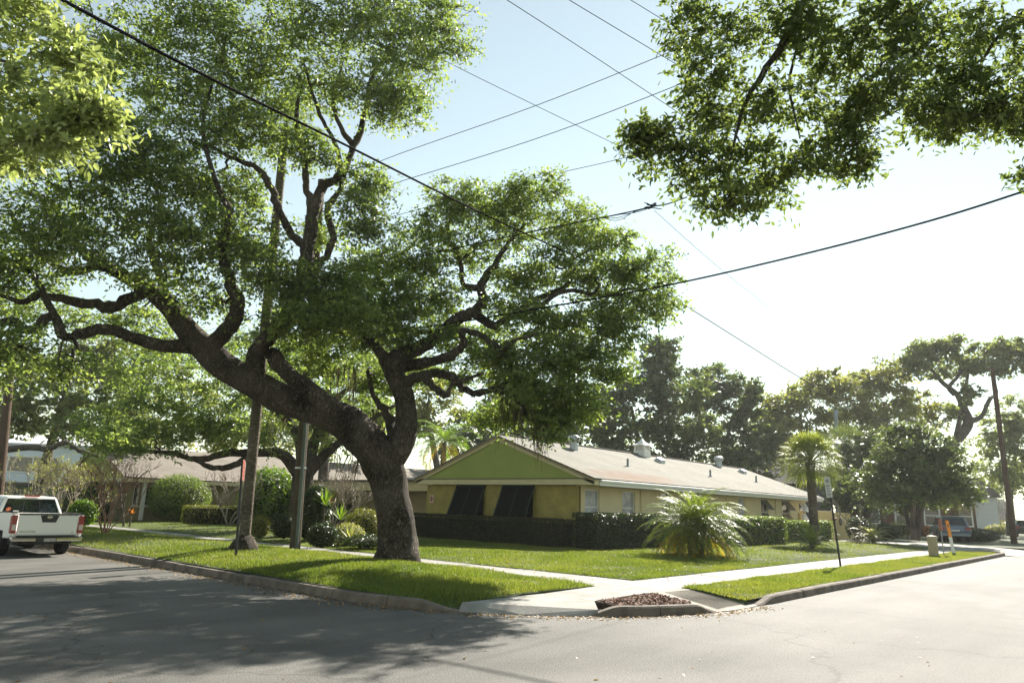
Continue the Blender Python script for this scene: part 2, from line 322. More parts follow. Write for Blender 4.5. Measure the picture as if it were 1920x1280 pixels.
# ---------------------------------------------------------------- foliage helpers
def unit(a): return a / (np.linalg.norm(a, axis=-1, keepdims=True) + 1e-9)
def leaf_arrays(cen, nrm, length, width, shape=4, d=None, fold=.0):
    """diamond (4) or pointed oval (6 vertices, two quads) leaves; returns verts, faces"""
    n = len(cen)
    if d is None: d = RNG.normal(size=(n, 3))
    d = unit(d - nrm * (d * nrm).sum(1, keepdims=True)); w = np.cross(nrm, d)
    L_ = (length * RNG.uniform(.7, 1.25, n))[:, None]; W_ = (width * RNG.uniform(.75, 1.2, n))[:, None] * .5
    if shape == 4:
        v = np.stack([cen - d * L_ * .5, cen + w * W_ + nrm * W_ * fold, cen + d * L_ * .5, cen - w * W_ + nrm * W_ * fold], 1)
        f = np.arange(n * 4).reshape(n, 4)
    else:
        v = np.stack([cen - d * L_ * .5, cen - d * L_ * .15 + w * W_ + nrm * W_ * .3, cen + d * L_ * .22 + w * W_ * .8 + nrm * W_ * .2, cen + d * L_ * .5 - nrm * L_ * .06,
                      cen + d * L_ * .22 - w * W_ * .8 + nrm * W_ * .2, cen - d * L_ * .15 - w * W_ + nrm * W_ * .3], 1)
        b = np.arange(n)[:, None] * 6; f = np.concatenate([b + np.array([[0, 1, 2, 3]]), b + np.array([[0, 3, 4, 5]])])
    return v.reshape(-1, 3), f
def leaves_obj(name, cen, nrm, length, width, m, parent, shape=4, rnd=None, loc=None, d=None):
    v, f = leaf_arrays(cen, nrm, length, width, shape, d); n = len(cen); k = 4 if shape == 4 else 6
    r = RNG.random(n) if rnd is None else np.clip(rnd, 0, 1)
    return npmesh(name, v, f, m, parent, loc, np.repeat(r, k))
def catmull(pts, per=5):
    p = [np.array(q, float) for q in pts]; p = [2 * p[0] - p[1]] + p + [2 * p[-1] - p[-2]]; out = []
    for i in range(1, len(p) - 2):
        for t in np.linspace(0, 1, per, endpoint=False):
            out.append(.5 * (2 * p[i] + (p[i + 1] - p[i - 1]) * t + (2 * p[i - 1] - 5 * p[i] + 4 * p[i + 1] - p[i + 2]) * t * t + (3 * p[i] - p[i - 1] - 3 * p[i + 1] + p[i + 2]) * t ** 3))
    out.append(p[-2]); return out

class Tree:
    """limbs traced as centre lines; twigs grow from the nearest wood to every leaf puff"""
    def __init__(s, name, label, base, group=None, cat='tree'):
        s.o = empty(name, base, 0, label, cat, group); s.base = np.array(base, float); s.trunk = MB(); s.twig = MB(); s.limbs = []; s.sprig = []; s.nodes = []; s.rads = []; s.P = []; s.nl = 0
    def limb(s, pts, per=5, n=10, wob=.0, into=None, rough=.06):
        """pts: list of (x, y, z, r)"""
        q = catmull([p[:4] for p in pts], per); k = len(q)
        ph0 = RNG.random() * 6; cs = [a[:3] + RNG.normal(size=3) * (wob + .20 * a[3] * min(1, max(0, (.24 - a[3]) / .12))) * (2 < i < k - 1) for i, a in enumerate(q)]; rs = [max(.008, a[3]) * (1 + (.07 * math.sin(i * 1.25 + ph0) + RNG.normal() * .04) * (i > 2) * min(1, max(0, (.24 - a[3]) / .12))) for i, a in enumerate(q)]
        mb = s.trunk if not s.trunk.v else MB()
        if mb is not s.trunk: s.limbs.append(mb)
        i0 = len(mb.v); mb.tube([c - s.base for c in cs], rs, n)
        ph = RNG.random() * 6
        if rough:                               # lumps, kept per limb
            for j in range(i0, len(mb.v)):
                ri = min((j - i0) // n, k - 1); th = 2 * math.pi * ((j - i0) % n) / n; c = cs[ri] - s.base; v = np.array(mb.v[j])
                mb.v[j] = tuple(c + (v - c) * (1 + rough * (.7 * math.sin(2 * th + ri * .45 + ph) + .6 * math.sin(3 * th - ri * .7 + 2 * ph) + .35 * math.sin(7 * th + ri * .3)) + RNG.normal() * .008))
        s.nodes += [c for c in cs]; s.rads += rs
    def reach(s, target, rmax, rtip, n=5, wob=.12, steps=5, sag=.0):
        N_ = np.array(s.nodes); d = N_ - target; dist = np.sqrt((d * d).sum(1)); i = int(np.argmin(dist + .25 * np.maximum(0, N_[:, 2] - target[2] - .3))); L_ = dist[i]
        if L_ < .08: return
        a = N_[i]; r0 = min(rmax, s.rads[i] * .75); side = RNG.normal(size=3); ts = np.linspace(0, 1, steps); pts = []; w = RNG.normal(size=(steps, 3)) * wob * L_ * .5
        for j, t in enumerate(ts):
            q = a + (target - a) * t + side * wob * L_ * math.sin(math.pi * t) + w[j] * math.sin(math.pi * t); q[2] += L_ * .10 * math.sin(math.pi * t); pts.append(q)
        rs = [r0 + (rtip - r0) * t for t in ts]
        s.twig.tube([p - s.base for p in pts], rs, n, cap=False); s.nodes += pts[1:]; s.rads += rs[1:]
    def clumps(s, cl, puffs=30, leaves=70, pr=.45, llen=.1, lwid=.042, branch_r=.06, twig_r=.02, flat=.6, shape=4, shell=.45, dscale=1., nup=.7, seed_r=None, sprigs=0):
        """cl: (centre xyz, rx, rz, ry_depth, density)"""
        cl = sorted(cl, key=lambda c: min(np.linalg.norm(np.array(s.nodes) - c[0], axis=1)))
        for c, rx, rz, rd, den in cl:
            c = np.array(c); s.reach(c, branch_r, branch_r * .45, 6, .17, 9)
            n = max(3, int(puffs * den)); u = unit(RNG.normal(size=(n, 3))) * (RNG.random(n)[:, None] ** shell)
            tg = c + u[:, :1] * rx * rt0 + u[:, 1:2] * rd * fw0 + np.array([0, 0, 1]) * u[:, 2:] * rz
            tg = tg[np.argsort(((tg - c) ** 2).sum(1))]
            for t in tg:
                s.reach(t, twig_r, twig_r * .3, 4, .14, 4)
                m = int(leaves * RNG.uniform(.55, 1.45)); r_ = pr * RNG.uniform(.6, 1.4); nt = 9       # leaves sit along short sprays
                sd_ = unit(RNG.normal(size=(nt, 3)) * np.array([1, 1, .75]) + unit(t - c + 1e-6) * .45 + np.array([0, 0, .18])); sl_ = r_ * RNG.uniform(.6, 1.35, nt)
                k = RNG.integers(0, nt, m); f_ = RNG.random(m) ** .6
                g = sd_[k] * (sl_[k] * f_)[:, None] + RNG.normal(size=(m, 3)) * r_ * .13; g[:, 2] = g[:, 2] * flat - .18 * r_ * f_ ** 2
                for q in range(sprigs):
                    e_ = t + sd_[q] * sl_[q] * .85 * np.array([1, 1, flat]); s.sprig.append((t, e_))
                nr = unit(RNG.normal(size=(m, 3)) * .75 + sd_[k] * .35 + np.array([0, 0, nup]))
                s.P.append((t + g, nr, np.full(m, RNG.normal() * .2), sd_[k]))
    sr = .007
    def finish(s, bark, leafm, llen, lwid, shape=4, trunk_name='trunk', crown='crown', hang=.25):
        s.trunk.build(trunk_name, bark, s.o, smooth=True)
        for l in s.limbs: l.build('limb', bark, s.o, smooth=True)
        if s.twig.v: s.twig.build('twigs', bark, s.o, smooth=True, kind='stuff')
        if s.sprig:                                 # finest twigs: slim three-sided spikes
            A_ = np.array([q[0] for q in s.sprig]) - s.base; B_ = np.array([q[1] for q in s.sprig]) - s.base; n = len(A_); d = unit(B_ - A_); u = unit(np.cross(d, RNG.normal(size=d.shape))); w = np.cross(d, u); M_ = (A_ + B_) / 2 + u * np.linalg.norm(B_ - A_, axis=1)[:, None] * .08; r_ = s.sr
            V = np.stack([A_ + u * r_, A_ - u * r_ * .5 + w * r_ * .87, A_ - u * r_ * .5 - w * r_ * .87, M_ + u * r_ * .7, M_ - u * r_ * .35 + w * r_ * .6, M_ - u * r_ * .35 - w * r_ * .6, B_, B_ + u * r_ * .2, B_ + w * r_ * .2], 1).reshape(-1, 3)
            Q = np.array([[0, 1, 4, 3], [1, 2, 5, 4], [2, 0, 3, 5], [3, 4, 7, 6], [4, 5, 8, 7], [5, 3, 6, 8]]); Fq = (np.arange(n)[:, None, None] * 9 + Q[None]).reshape(-1, 4); tag(npmesh('fine_twigs', V, Fq, bark, s.o), kind='stuff')
        if s.P:
            c = np.concatenate([p[0] for p in s.P]); nr = np.concatenate([p[1] for p in s.P]); rn = np.concatenate([p[2] for p in s.P]) + RNG.normal(.5, .22, len(c))
            d = RNG.normal(size=c.shape) * .7 + np.concatenate([p[3] for p in s.P]); d[:, 2] -= hang; s.nl = len(c)
            leaves_obj(crown, c - s.base, nr, llen, lwid, leafm, s.o, shape, rn, d=d)
        print(s.o.name, 'leaves', s.nl)
        return s.o
def pl(lst):
    """limb points given as photo pixel, depth (m) and radius (photo px)"""
    out = []
    for x, y, d, r in lst: p = P(x, y, d); out.append(np.array([p[0], p[1], p[2], .73 * r * d / F]))
    return out
def pc(lst, dj=0., rdk=1.):
    out = []
    for t in lst:
        x, y, d, rx, ry = t[:5]; den = t[5] if len(t) > 5 else 1.; d = d + RNG.normal() * dj; k = d / F; out.append((P(x, y, d), rx * k, ry * k, rx * k * rdk, den))
    return out

def hedge(name, label, x0, x1, y0, y1, z0, z1, m, n, llen=.07, lwid=.04, group=None, round_=.12, wav=.05, stem=None):
    c = ((x0 + x1) / 2, (y0 + y1) / 2, z0); o = empty(name, c, 0, label, 'hedge', group)
    mb = MB(); mb.box(x0 - c[0] + .13, x1 - c[0] - .13, y0 - c[1] + .13, y1 - c[1] - .13, -.05, z1 - z0 - .14); mb.build('inner_stems', stem or MATS['hedge_core'], o)
    A_ = [(x1 - x0) * (z1 - z0)] * 2 + [(y1 - y0) * (z1 - z0)] * 2 + [(x1 - x0) * (y1 - y0) * 1.2]; A_ = np.array(A_); k = RNG.choice(5, n, p=A_ / A_.sum()); a, b = RNG.random(n), RNG.random(n)
    px = np.where(k < 2, x0 + a * (x1 - x0), np.where(k == 2, x0, np.where(k == 3, x1, x0 + a * (x1 - x0))))
    py = np.where(k == 0, y0, np.where(k == 1, y1, y0 + np.where(k == 4, b, a) * (y1 - y0)))
    pz = np.where(k == 4, z1, z0 + b * (z1 - z0))
    p = np.stack([px, py, pz], 1); nr = np.stack([np.where(k == 2, -1, np.where(k == 3, 1, 0)), np.where(k == 0, -1, np.where(k == 1, 1, 0)), np.where(k == 4, 1, 0)], 1).astype(float)
    wv = np.sin(px * 2.1 + py * 1.7 + pz * 3) * .5 + np.sin(px * 5.3 - py * 4.1 + pz * 6) * .35
    p += nr * (wv * wav + RNG.normal(size=n) * .045 - .03)[:, None]
    # round the top edges
    cc = np.array([c[0], c[1], z1 - round_]); hx, hy = (x1 - x0) / 2 - round_, (y1 - y0) / 2 - round_
    q = np.stack([np.clip(p[:, 0], cc[0] - hx, cc[0] + hx), np.clip(p[:, 1], cc[1] - hy, cc[1] + hy), np.minimum(p[:, 2], cc[2])], 1); v = p - q; l = np.linalg.norm(v, axis=1, keepdims=True)
    p = np.where(l > round_ * 1.15, q + v / (l + 1e-9) * (round_ + (l - round_) * .25), p)
    nn = unit(nr * .7 + RNG.normal(size=(n, 3)) * .65 + np.array([0, 0, .35]))
    leaves_obj('foliage', p - np.array(c), nn, llen, lwid, m, o, 4, RNG.normal(.45, .25, n))
    return o
MATS['hedge_core'] = mat('hedge_core', (.014, .016, .007), .95, .4, 14)
def bush(name, label, base, rx, ry, h, m, n, llen=.08, lwid=.045, cat='shrub', group=None, core=.78, sink=.0, spiky=.0, top=False):
    base = np.array(base, float); o = empty(name, base, 0, label, cat, group); h2 = h / 2
    mb = MB(); prof = [(.02, .0)] + [(math.sin(math.pi * t) ** .6 * rx * core, h * (.06 + .80 * t)) for t in np.linspace(.12, .9, 7)] + [(.02, h * .84)]
    mb.lathe([(r, z) for r, z in prof], n=10); c_ = mb.build('inner_stems', MATS['hedge_core'], o); c_.scale = (1, ry / rx, 1)
    u = unit(RNG.normal(size=(n, 3))); rr = RNG.uniform(.80, 1.04, n)[:, None] + .07 * np.sin(u[:, :1] * 7 + u[:, 1:2] * 9) * np.sin(u[:, 2:] * 8 + u[:, :1] * 5) + np.abs(RNG.normal(size=(n, 1))) * spiky
    p = u * rr * np.array([rx, ry, h2]) + np.array([0, 0, h2 * 1.0 - sink]); p[:, 2] = np.maximum(p[:, 2], .02 + RNG.random(n) * .1)
    nn = unit(u * .6 + RNG.normal(size=(n, 3)) * .6 + np.array([0, 0, .4]))
    leaves_obj('foliage', p, nn, llen, lwid, m, o, 4, RNG.normal(.5, .24, n)); return o
def bare_shrub(name, label, base, h, spread, n, m, r=.02, depth=3, lean=(0, 0), cat='shrub', kids=3, leafm=None):
    base = np.array(base, float); o = empty(name, base, 0, label, cat); mb = MB(); tips = []
    def br(p, d, l, r_, k):
        pts = [p]; 
        for i in range(3):
            d = unit(d + RNG.normal(size=3) * .22 + np.array([0, 0, .10])); pts.append(pts[-1] + d * l / 3)
        mb.tube(pts, [r_, r_ * .9, r_ * .8, r_ * .68], 5, cap=True); tips.append(pts[-1])
        if k:
            for i in range(kids if RNG.random() > .3 else kids - 1):
                a = RNG.normal(size=3); a[2] = abs(a[2]) * .3; br(pts[-1], unit(d + unit(a) * .75), l * RNG.uniform(.6, .85), r_ * .66, k - 1)
    for i in range(n):
        a = 2 * math.pi * (i + RNG.random() * .6) / n; d = unit(np.array([math.cos(a) * spread + lean[0], math.sin(a) * spread + lean[1], 1.])); br(np.array([math.cos(a) * .06, math.sin(a) * .06, -.03]), d, h * .42, r, depth)
    mb.build('stems', m, o, smooth=True)
    if leafm:
        t = np.array(tips); t = t[RNG.integers(0, len(t), len(t) * 6)] + RNG.normal(size=(len(t) * 6, 3)) * .09
        leaves_obj('foliage', t, unit(RNG.normal(size=t.shape) + np.array([0, 0, .6])), .11, .045, leafm, o)
    return o

def frond(base, az, el, L_, droop, nl=26, ll=.28, lw=.022, vee=.5, twist=.0):
    """pinnate frond; returns rachis points and leaflet verts/faces"""
    base = np.array(base, float); p = base.copy(); pts = [p.copy()]; e = el; k = 10
    for i in range(k):
        dv = np.array([math.cos(az) * math.cos(e), math.sin(az) * math.cos(e), math.sin(e)]); p = p + dv * L_ / k; pts.append(p.copy()); e -= droop / k * (.5 + 1.1 * i / k)
    pts = np.array(pts); ts = np.linspace(.10, .99, nl); V = []; Fc = []
    for t in ts:
        i = min(int(t * k), k - 1); q = pts[i] + (pts[i + 1] - pts[i]) * (t * k - i); tan = unit(pts[i + 1] - pts[i]); sd_ = unit(np.cross(tan, [0, 0, 1.]) + 1e-6); upv = np.cross(sd_, tan)
        l = ll * (math.sin(math.pi * (t * .85 + .12)) ** .5) * RNG.uniform(.85, 1.1)
        for sgn in (-1, 1):
            d = unit(sd_ * sgn + tan * .75 + upv * vee * RNG.uniform(.4, 1.2)); mid = q + d * l * .55; tip = q + d * l - np.array([0, 0, l * .28]); w_ = unit(np.cross(d, upv)) * lw * .5
            n0 = len(V); V += [q - w_ * .5, mid - w_, tip, mid + w_]; Fc.append((n0, n0 + 1, n0 + 2, n0 + 3))
    return pts, np.array(V), np.array(Fc)
def pinnate_palm(name, label, base, crown_z, nf, L_, droop, m, stems=None, ll=.28, lw=.024, nl=26, el=(-.2, 1.3), old=0, trunk_r=.08, cat='palm', offs=0., sky_=0):
    base = np.array(base, float); o = empty(name, base, 0, label, cat); tr = MB(); heads = []
    for (dx, dy, hz) in (stems or [(0, 0, crown_z)]):
        tr.tube(catmull([(dx * .3, dy * .3, -.05), (dx * .6, dy * .6, hz * .5), (dx, dy, hz)], 5), [trunk_r * (1.15 - .2 * i / 10) for i in range(11)], 10); heads.append((dx, dy, hz))
    tr.build('trunk', barkp, o, smooth=True); ra = MB(); V = []; Fs = []; n0 = 0; Vo = []; Fo = []; n1 = 0
    for hi, h_ in enumerate(heads):
        for i in range(nf):
            t = (i + RNG.random() * .7) / nf; az = i * 2.399 + hi + RNG.normal() * .1; e = el[1] + (el[0] - el[1]) * t ** .9
            pts, v, f = frond(h_, az, e, L_ * RNG.uniform(.85, 1.1), droop * RNG.uniform(.8, 1.2), nl, ll, lw)
            ra.tube(pts, [.014 * (1 - .8 * j / 10) for j in range(11)], 4)
            if t > 1 - old: Vo.append(v); Fo.append(f + n1); n1 += len(v)
            else: V.append(v); Fs.append(f + n0); n0 += len(v)
    ra.build('frond_stalks', MATS['frond_stalk'], o)
    V = np.concatenate(V); npmesh('fronds', V, np.concatenate(Fs), m, o, rnd=np.repeat(RNG.random(len(V) // 4), 4))
    if Vo: Vo = np.concatenate(Vo); npmesh('old_fronds', Vo, np.concatenate(Fo), L_PALMY, o, rnd=np.repeat(RNG.random(len(Vo) // 4), 4))
    return o
mat('frond_stalk', (.16, .17, .05), .6, .2, 5)
def fan_palm(name, label, base, h, nf, L_, m, trunk_r=.2, old=.25, lean=(0, 0), cat='palm'):
    base = np.array(base, float); o = empty(name, base, 0, label, cat); tr = MB()
    tr.tube(catmull([(0, 0, -.1), (lean[0] * .4, lean[1] * .4, h * .5), (lean[0], lean[1], h)], 8), [trunk_r * (1.25 - .25 * min(1, i / 4) + .03 * math.sin(i * 2.1)) for i in range(17)], 14); tr.build('trunk', barkp, o, smooth=True)
    st = MB(); V = []; Fs = []; n0 = 0; Vo = []; Fo = []; n1 = 0; hd = np.array([lean[0], lean[1], h])
    for i in range(nf):
        t = (i + RNG.random()) / nf; az = i * 2.399; e = 1.45 - 2.25 * t ** 1.25; d = np.array([math.cos(az) * math.cos(e), math.sin(az) * math.cos(e), math.sin(e)]); pet = L_ * .5
        q = hd + d * pet + np.array([0, 0, .1]); st.tube([hd, hd + d * pet * .5 + np.array([0, 0, .09]), q], [.02, .016, .012], 4); sd_ = unit(np.cross(d, [0, 0, 1.])); vs = []; fs = []
        for j in range(22):
            a = (j / 21 - .5) * 3.4; dd = unit(d * math.cos(a) + sd_ * math.sin(a)); l = L_ * .62 * (1 - .25 * abs(math.sin(a / 2))) * RNG.uniform(.9, 1.1); wd = unit(np.cross(dd, np.cross(d, sd_))) * .022
            mid = q + dd * l * .6 - np.array([0, 0, l * .06]); tip = q + dd * l - np.array([0, 0, l * (.12 + .3 * RNG.random())]); k = len(vs); vs += [q, mid - wd, tip, mid + wd]; fs.append((k, k + 1, k + 2, k + 3))
        if t > 1 - old: Vo.append(np.array(vs)); Fo.append(np.array(fs) + n1); n1 += len(vs)
        else: V.append(np.array(vs)); Fs.append(np.array(fs) + n0); n0 += len(vs)
    st.build('leaf_stalks', MATS['frond_stalk'], o); V = np.concatenate(V); npmesh('fan_leaves', V, np.concatenate(Fs), m, o, rnd=np.repeat(RNG.random(len(V) // 4), 4))
    if Vo: Vo = np.concatenate(Vo); npmesh('old_fan_leaves', Vo, np.concatenate(Fo), L_PALMY, o, rnd=np.repeat(RNG.random(len(Vo) // 4), 4))
    return o
def rosette(name, label, base, n, L_, w, m, el=(.2, 1.4), cat='plant', z=0.):
    base = np.array(base, float); o = empty(name, base, 0, label, cat); V = []; Fs = []
    for i in range(n):
        az = i * 2.399; e = el[1] - (el[1] - el[0]) * i / n; d = np.array([math.cos(az) * math.cos(e), math.sin(az) * math.cos(e), math.sin(e)]); s_ = unit(np.cross(d, [0, 0, 1.])) * w * .5; l = L_ * RNG.uniform(.8, 1.1); b = np.array([0, 0, z])
        k = len(V); mid = b + d * l * .5; V += [b - s_ * .6, mid - s_, b + d * l - np.array([0, 0, l * .12 * math.cos(e)]), mid + s_, b + s_ * .6]; Fs.append((k, k + 1, k + 2, k + 3, k + 4))
    if z > .15:
        MB().tube([(0, 0, -.05), (0, 0, z)], .04, 8).build('stem', barkp, o)
    npmesh('leaves', np.array(V), np.array(Fs), m, o, rnd=np.repeat(RNG.random(n), 5)); return o

# ================================================================ THE SETTING
def sheet(name, x0, x1, y0, y1, z, m):
    return MB().add([(x0, y0, z), (x1, y0, z), (x1, y1, z), (x0, y1, z)], [(0, 1, 2, 3)]).build(name, m, kind='structure')
sheet('ground', -900, 900, -900, 900, -.06, earth)
road = MB()
road.add([(-120, -5, 0), (260, -5, 0), (260, 5.5, 0), (12.8, 5.5, 0), (7.65, 10.65, 0), (7.65, 200, 0), (-3.5, 200, 0), (-3.5, 5.5, 0), (-120, 5.5, 0)], [(0, 1, 2, 3, 4, 5, 6, 7, 8)])
road.add([(7.65, 10.65, .001), (12.8, 5.5, .001), (13.2, 11, .001)], [(0, 1, 2)])      # the rounded corner lies in front of the chamfer
road.build('road', asphalt, kind='structure')
CX, CY, CR = 12.8, 10.65, 5.2
def arc(a, r=CR): return np.array([CX + r * math.cos(a), CY + r * math.sin(a)])
def ang(px, py):
    g = G(px, py, 0.); a = math.atan2(g[1] - CY, g[0] - CX); return a + 2 * math.pi if a < 0 else a
aL, aC0, aC1, aR = ang(872, 1141), ang(1100, 1155), ang(1352, 1149), ang(1425, 1136)
def sm(a, b, x): t = np.clip((x - a) / (b - a), 0, 1); return t * t * (3 - 2 * t)
def hz(x, y):
    """height of the grass: verge mounds a little, lawn rises towards the house"""
    x = np.asarray(x, float); y = np.asarray(y, float)
    v = .14 * np.sin(np.pi * np.clip((x - 7.7) / 4.9, 0, 1)) * sm(8.5, 13, y); l = .10 * sm(13.8, 17, x) * sm(8.5, 11, y)
    a = np.arctan2(y - CY, x - CX); a = np.where(a < 0, a + 2 * np.pi, a); r = np.hypot(x - CX, y - CY)
    k = .125 * sm(aL - .32, aL - .02, a) * sm(CR - 1.3, CR - .2, r) * (a < 4.3) * (x < 12.3)          # turf dips with the dropped kerb
    k2 = .055 * (1 - sm(13.3, 14.6, x)) * (1 - sm(5.7, 6.7, y)) * (x > 12.5) * (y < 7.3)
    return .15 + np.where(x < 12.5, v, 0) + l - k - k2
def ruled(name, A_, B_, k, m, label=None):
    vs = []; n = len(A_)
    for a, b in zip(A_, B_):
        for t in np.linspace(0, 1, k): q = np.array(a) * (1 - t) + np.array(b) * t; vs.append((q[0], q[1], float(hz(q[0], q[1]))))
    for row in (0, n - 1):                         # earth edge where the turf ends
        vs += [(v[0], v[1], -.05) for v in vs[row * k:row * k + k]]
    fs = [(i * k + j, i * k + j + 1, (i + 1) * k + j + 1, (i + 1) * k + j) for i in range(n - 1) for j in range(k - 1)]
    fs += [(j, n * k + j, n * k + j + 1, j + 1) for j in range(k - 1)] + [((n - 1) * k + j, (n - 1) * k + j + 1, (n + 1) * k + j + 1, (n + 1) * k + j) for j in range(k - 1)]
    return npmesh(name, vs, fs, m, smooth=True)
SO, SI = 12.4, 13.75                              # left pavement, outer and inner edge (x)
RO, RI = 7.15, 8.5                                # right pavement, outer and inner edge (y)
tipL = G(1114, 1098, .15); endL = G(866, 1126, .15)
KL = [(7.77, y) for y in np.linspace(90, CY, 60)] + [tuple(arc(a, CR - .17)) for a in np.linspace(math.pi, aL - .02, 14)]
SL = [(SO, y) for y in np.linspace(90, 11.5, 60)] + [tuple(np.array((SO, 11.5)) * (1 - t) + np.array((tipL[0], tipL[1])) * t) for t in np.linspace(0.05, 1, 14)]
verge = ruled('verge_lawn', KL, SL, 8, earth); tag(verge, kind='structure')
r0 = G(1306, 1104, .15); kr0 = G(1432, 1128, .15)
KR = [(x, 5.62) for x in np.linspace(max(kr0[0], 12.9), 41.5, 40)]; SR = [(r0[0] + (41.5 - r0[0]) * t, RO) for t in np.linspace(0, 1, 40)]
verge2 = ruled('street_verge_lawn', KR, SR, 4, earth); tag(verge2, kind='structure')
lawn = ruled('house_lawn', [(SI, y) for y in np.linspace(RI, 140, 60)], [(44, y) for y in np.linspace(RI, 140, 60)], 24, earth); tag(lawn, kind='structure')
far = MB().add([(44, RI, .15), (300, RI, .15), (300, 300, .15), (44, 300, .15)], [(0, 1, 2, 3)]).add([(51, 5.62, .149), (300, 5.62, .149), (300, RI, .149), (51, RI, .149)], [(0, 1, 2, 3)])
far.build('far_lawn', earth, kind='structure')
# kerbs: one child for every cast length
kerb = empty('kerb', (0, 0, 0), kind='structure')
def kerb_piece(path, hs, w=.16):
    """path of face points, inside on the left-hand normal (nx, ny) given with each"""
    vs = []; 
    for (x, y, nx, ny), h in zip(path, hs):
        vs += [(x, y, -.05), (x + nx * .02, y + ny * .02, h - .025), (x + nx * .045, y + ny * .045, h), (x + nx * w, y + ny * w, h + .002), (x + nx * w, y + ny * w, -.05)]
    k = 5; n = len(path); fs = [(i * k + j, i * k + j + 1, (i + 1) * k + j + 1, (i + 1) * k + j) for i in range(n - 1) for j in range(k - 1)] + [tuple(range(k - 1, -1, -1)), tuple(range((n - 1) * k, n * k))]
    MB().add(vs, fs).build('kerb_stone', kerbm, kerb)
y = CY
while y < 95:
    y2 = y + 3.0; kerb_piece([(7.6 + RNG.normal() * .006, t, 1, 0) for t in np.linspace(y2 - .012, y + .012, 4)], [.145 + RNG.normal() * .006] * 4); y = y2
def arcpath(a, b, n): return [(*arc(t), -math.cos(t), -math.sin(t)) for t in np.linspace(a, b, n)]
am = (math.pi + aL) / 2
kerb_piece(arcpath(math.pi, am, 6), [.145] * 6); kerb_piece(arcpath(am + .003, aL, 9), list(.145 - .125 * sm(.35, 1, np.linspace(0, 1, 9))))
kerb_piece(arcpath(aC0, (aC0 + aC1) / 2, 12), list(.02 + .125 * sm(0, .45, np.linspace(0, 1, 12)))); kerb_piece(arcpath((aC0 + aC1) / 2 + .003, aC1, 12), list(.02 + .125 * sm(0, .4, 1 - np.linspace(0, 1, 12))))
x = float(G(1425, 1136, 0)[0]); first = True
while x < 40:
    x2 = x + (2.2 if first else 3.0); kerb_piece([(t, 5.45 + RNG.normal() * .004, 0, 1) for t in np.linspace(x + .012, x2 - .012, 8)], list(.02 + .125 * sm(0, .35, np.linspace(0, 1, 8))) if first else [.145 + RNG.normal() * .006] * 8); x = x2; first = False
kerb_piece([(x + 2.6 * math.sin(t), 5.45 + 2.6 * (1 - math.cos(t)), -math.sin(t), math.cos(t)) for t in np.linspace(0, 1.2, 8)], [.145] * 8)
# pavement slabs
pave = empty('pavement', (0, 0, 0), kind='structure')
def slab(pts, th=.12, name='paving_slab', m=concrete):
    c = np.mean(pts, axis=0); pts = [np.array(p) + (c - np.array(p)) / np.linalg.norm(c - np.array(p)) * .006 for p in pts]
    return MB().prism(pts, th).build(name, m, pave)
z_ = .142
yy = 10.2
while yy < 62:
    dz = RNG.normal() * .003; slab([(SO, yy, z_ + dz), (SI, yy, z_ + dz), (SI, yy + 1.5, z_ + dz), (SO, yy + 1.5, z_ + dz)]); yy += 1.5
xx = 15.0
while xx < 60:
    dz = RNG.normal() * .003; slab([(xx, RO, z_ + dz), (xx + 1.5, RO, z_ + dz), (xx + 1.5, RI, z_ + dz), (xx, RI, z_ + dz)]); xx += 1.5
gz = lambda px, py, z: tuple(G(px, py, z))
inn = (SI, RI, z_); A1 = (SO, 10.2, z_); A2 = (SI, 10.2, z_); tl = (tipL[0], tipL[1], z_); B1 = (15., RO, z_); B2 = (15., RI, z_)
j1 = gz(1209, 1111, z_); j2 = gz(1019, 1112, z_); j3 = gz(1115, 1126, z_); j4 = gz(1225, 1110.5, z_); j5 = gz(1288, 1101.5, z_)
slab([A1, tl, inn, A2]); slab([tl, j1, j4, j5, B1, B2, inn])
slab([tl, j2, j3, j1])
def low(a, r=CR - .02, z=.012): q = arc(a, r); return (q[0], q[1], z)
slab([j2, (endL[0], endL[1], z_ - .01), low(aL)] + [low(t) for t in np.linspace(aL, aC0, 7)[1:]] + [gz(1122, 1142, .10), j3], .10)
slab([j5, gz(1303, 1103, z_), gz(1400, 1117, .11), gz(1430, 1131, .02)] + [low(t) for t in np.linspace(min(aR, 4.71), aC1, 4)] + [gz(1306, 1133, .11), j4], .10, 'ramp_slab', rampm)
# raised domes on the ramp
dm = MB(); qa, qb, qc, qd = [np.array(q) for q in (gz(1245, 1109, .145), gz(1300, 1104, .145), gz(1408, 1128, .045), gz(1345, 1140, .045))]
for i in range(34):
    for j in range(26):
        s_, t_ = (i + .5) / 34, (j + .5) / 26; c = (qa * (1 - t_) + qb * t_) * (1 - s_) + (qd * (1 - t_) + qc * t_) * s_; r_ = .013
        dm.add([c + np.array([r_, 0, -.012]), c + np.array([0, r_, -.012]), c + np.array([-r_, 0, -.012]), c + np.array([0, -r_, -.012]), c + np.array([0, 0, .006])], [(0, 1, 4), (1, 2, 4), (2, 3, 4), (3, 0, 4)])
tag(dm.build('paving_domes', rampm, pave), kind='stuff')
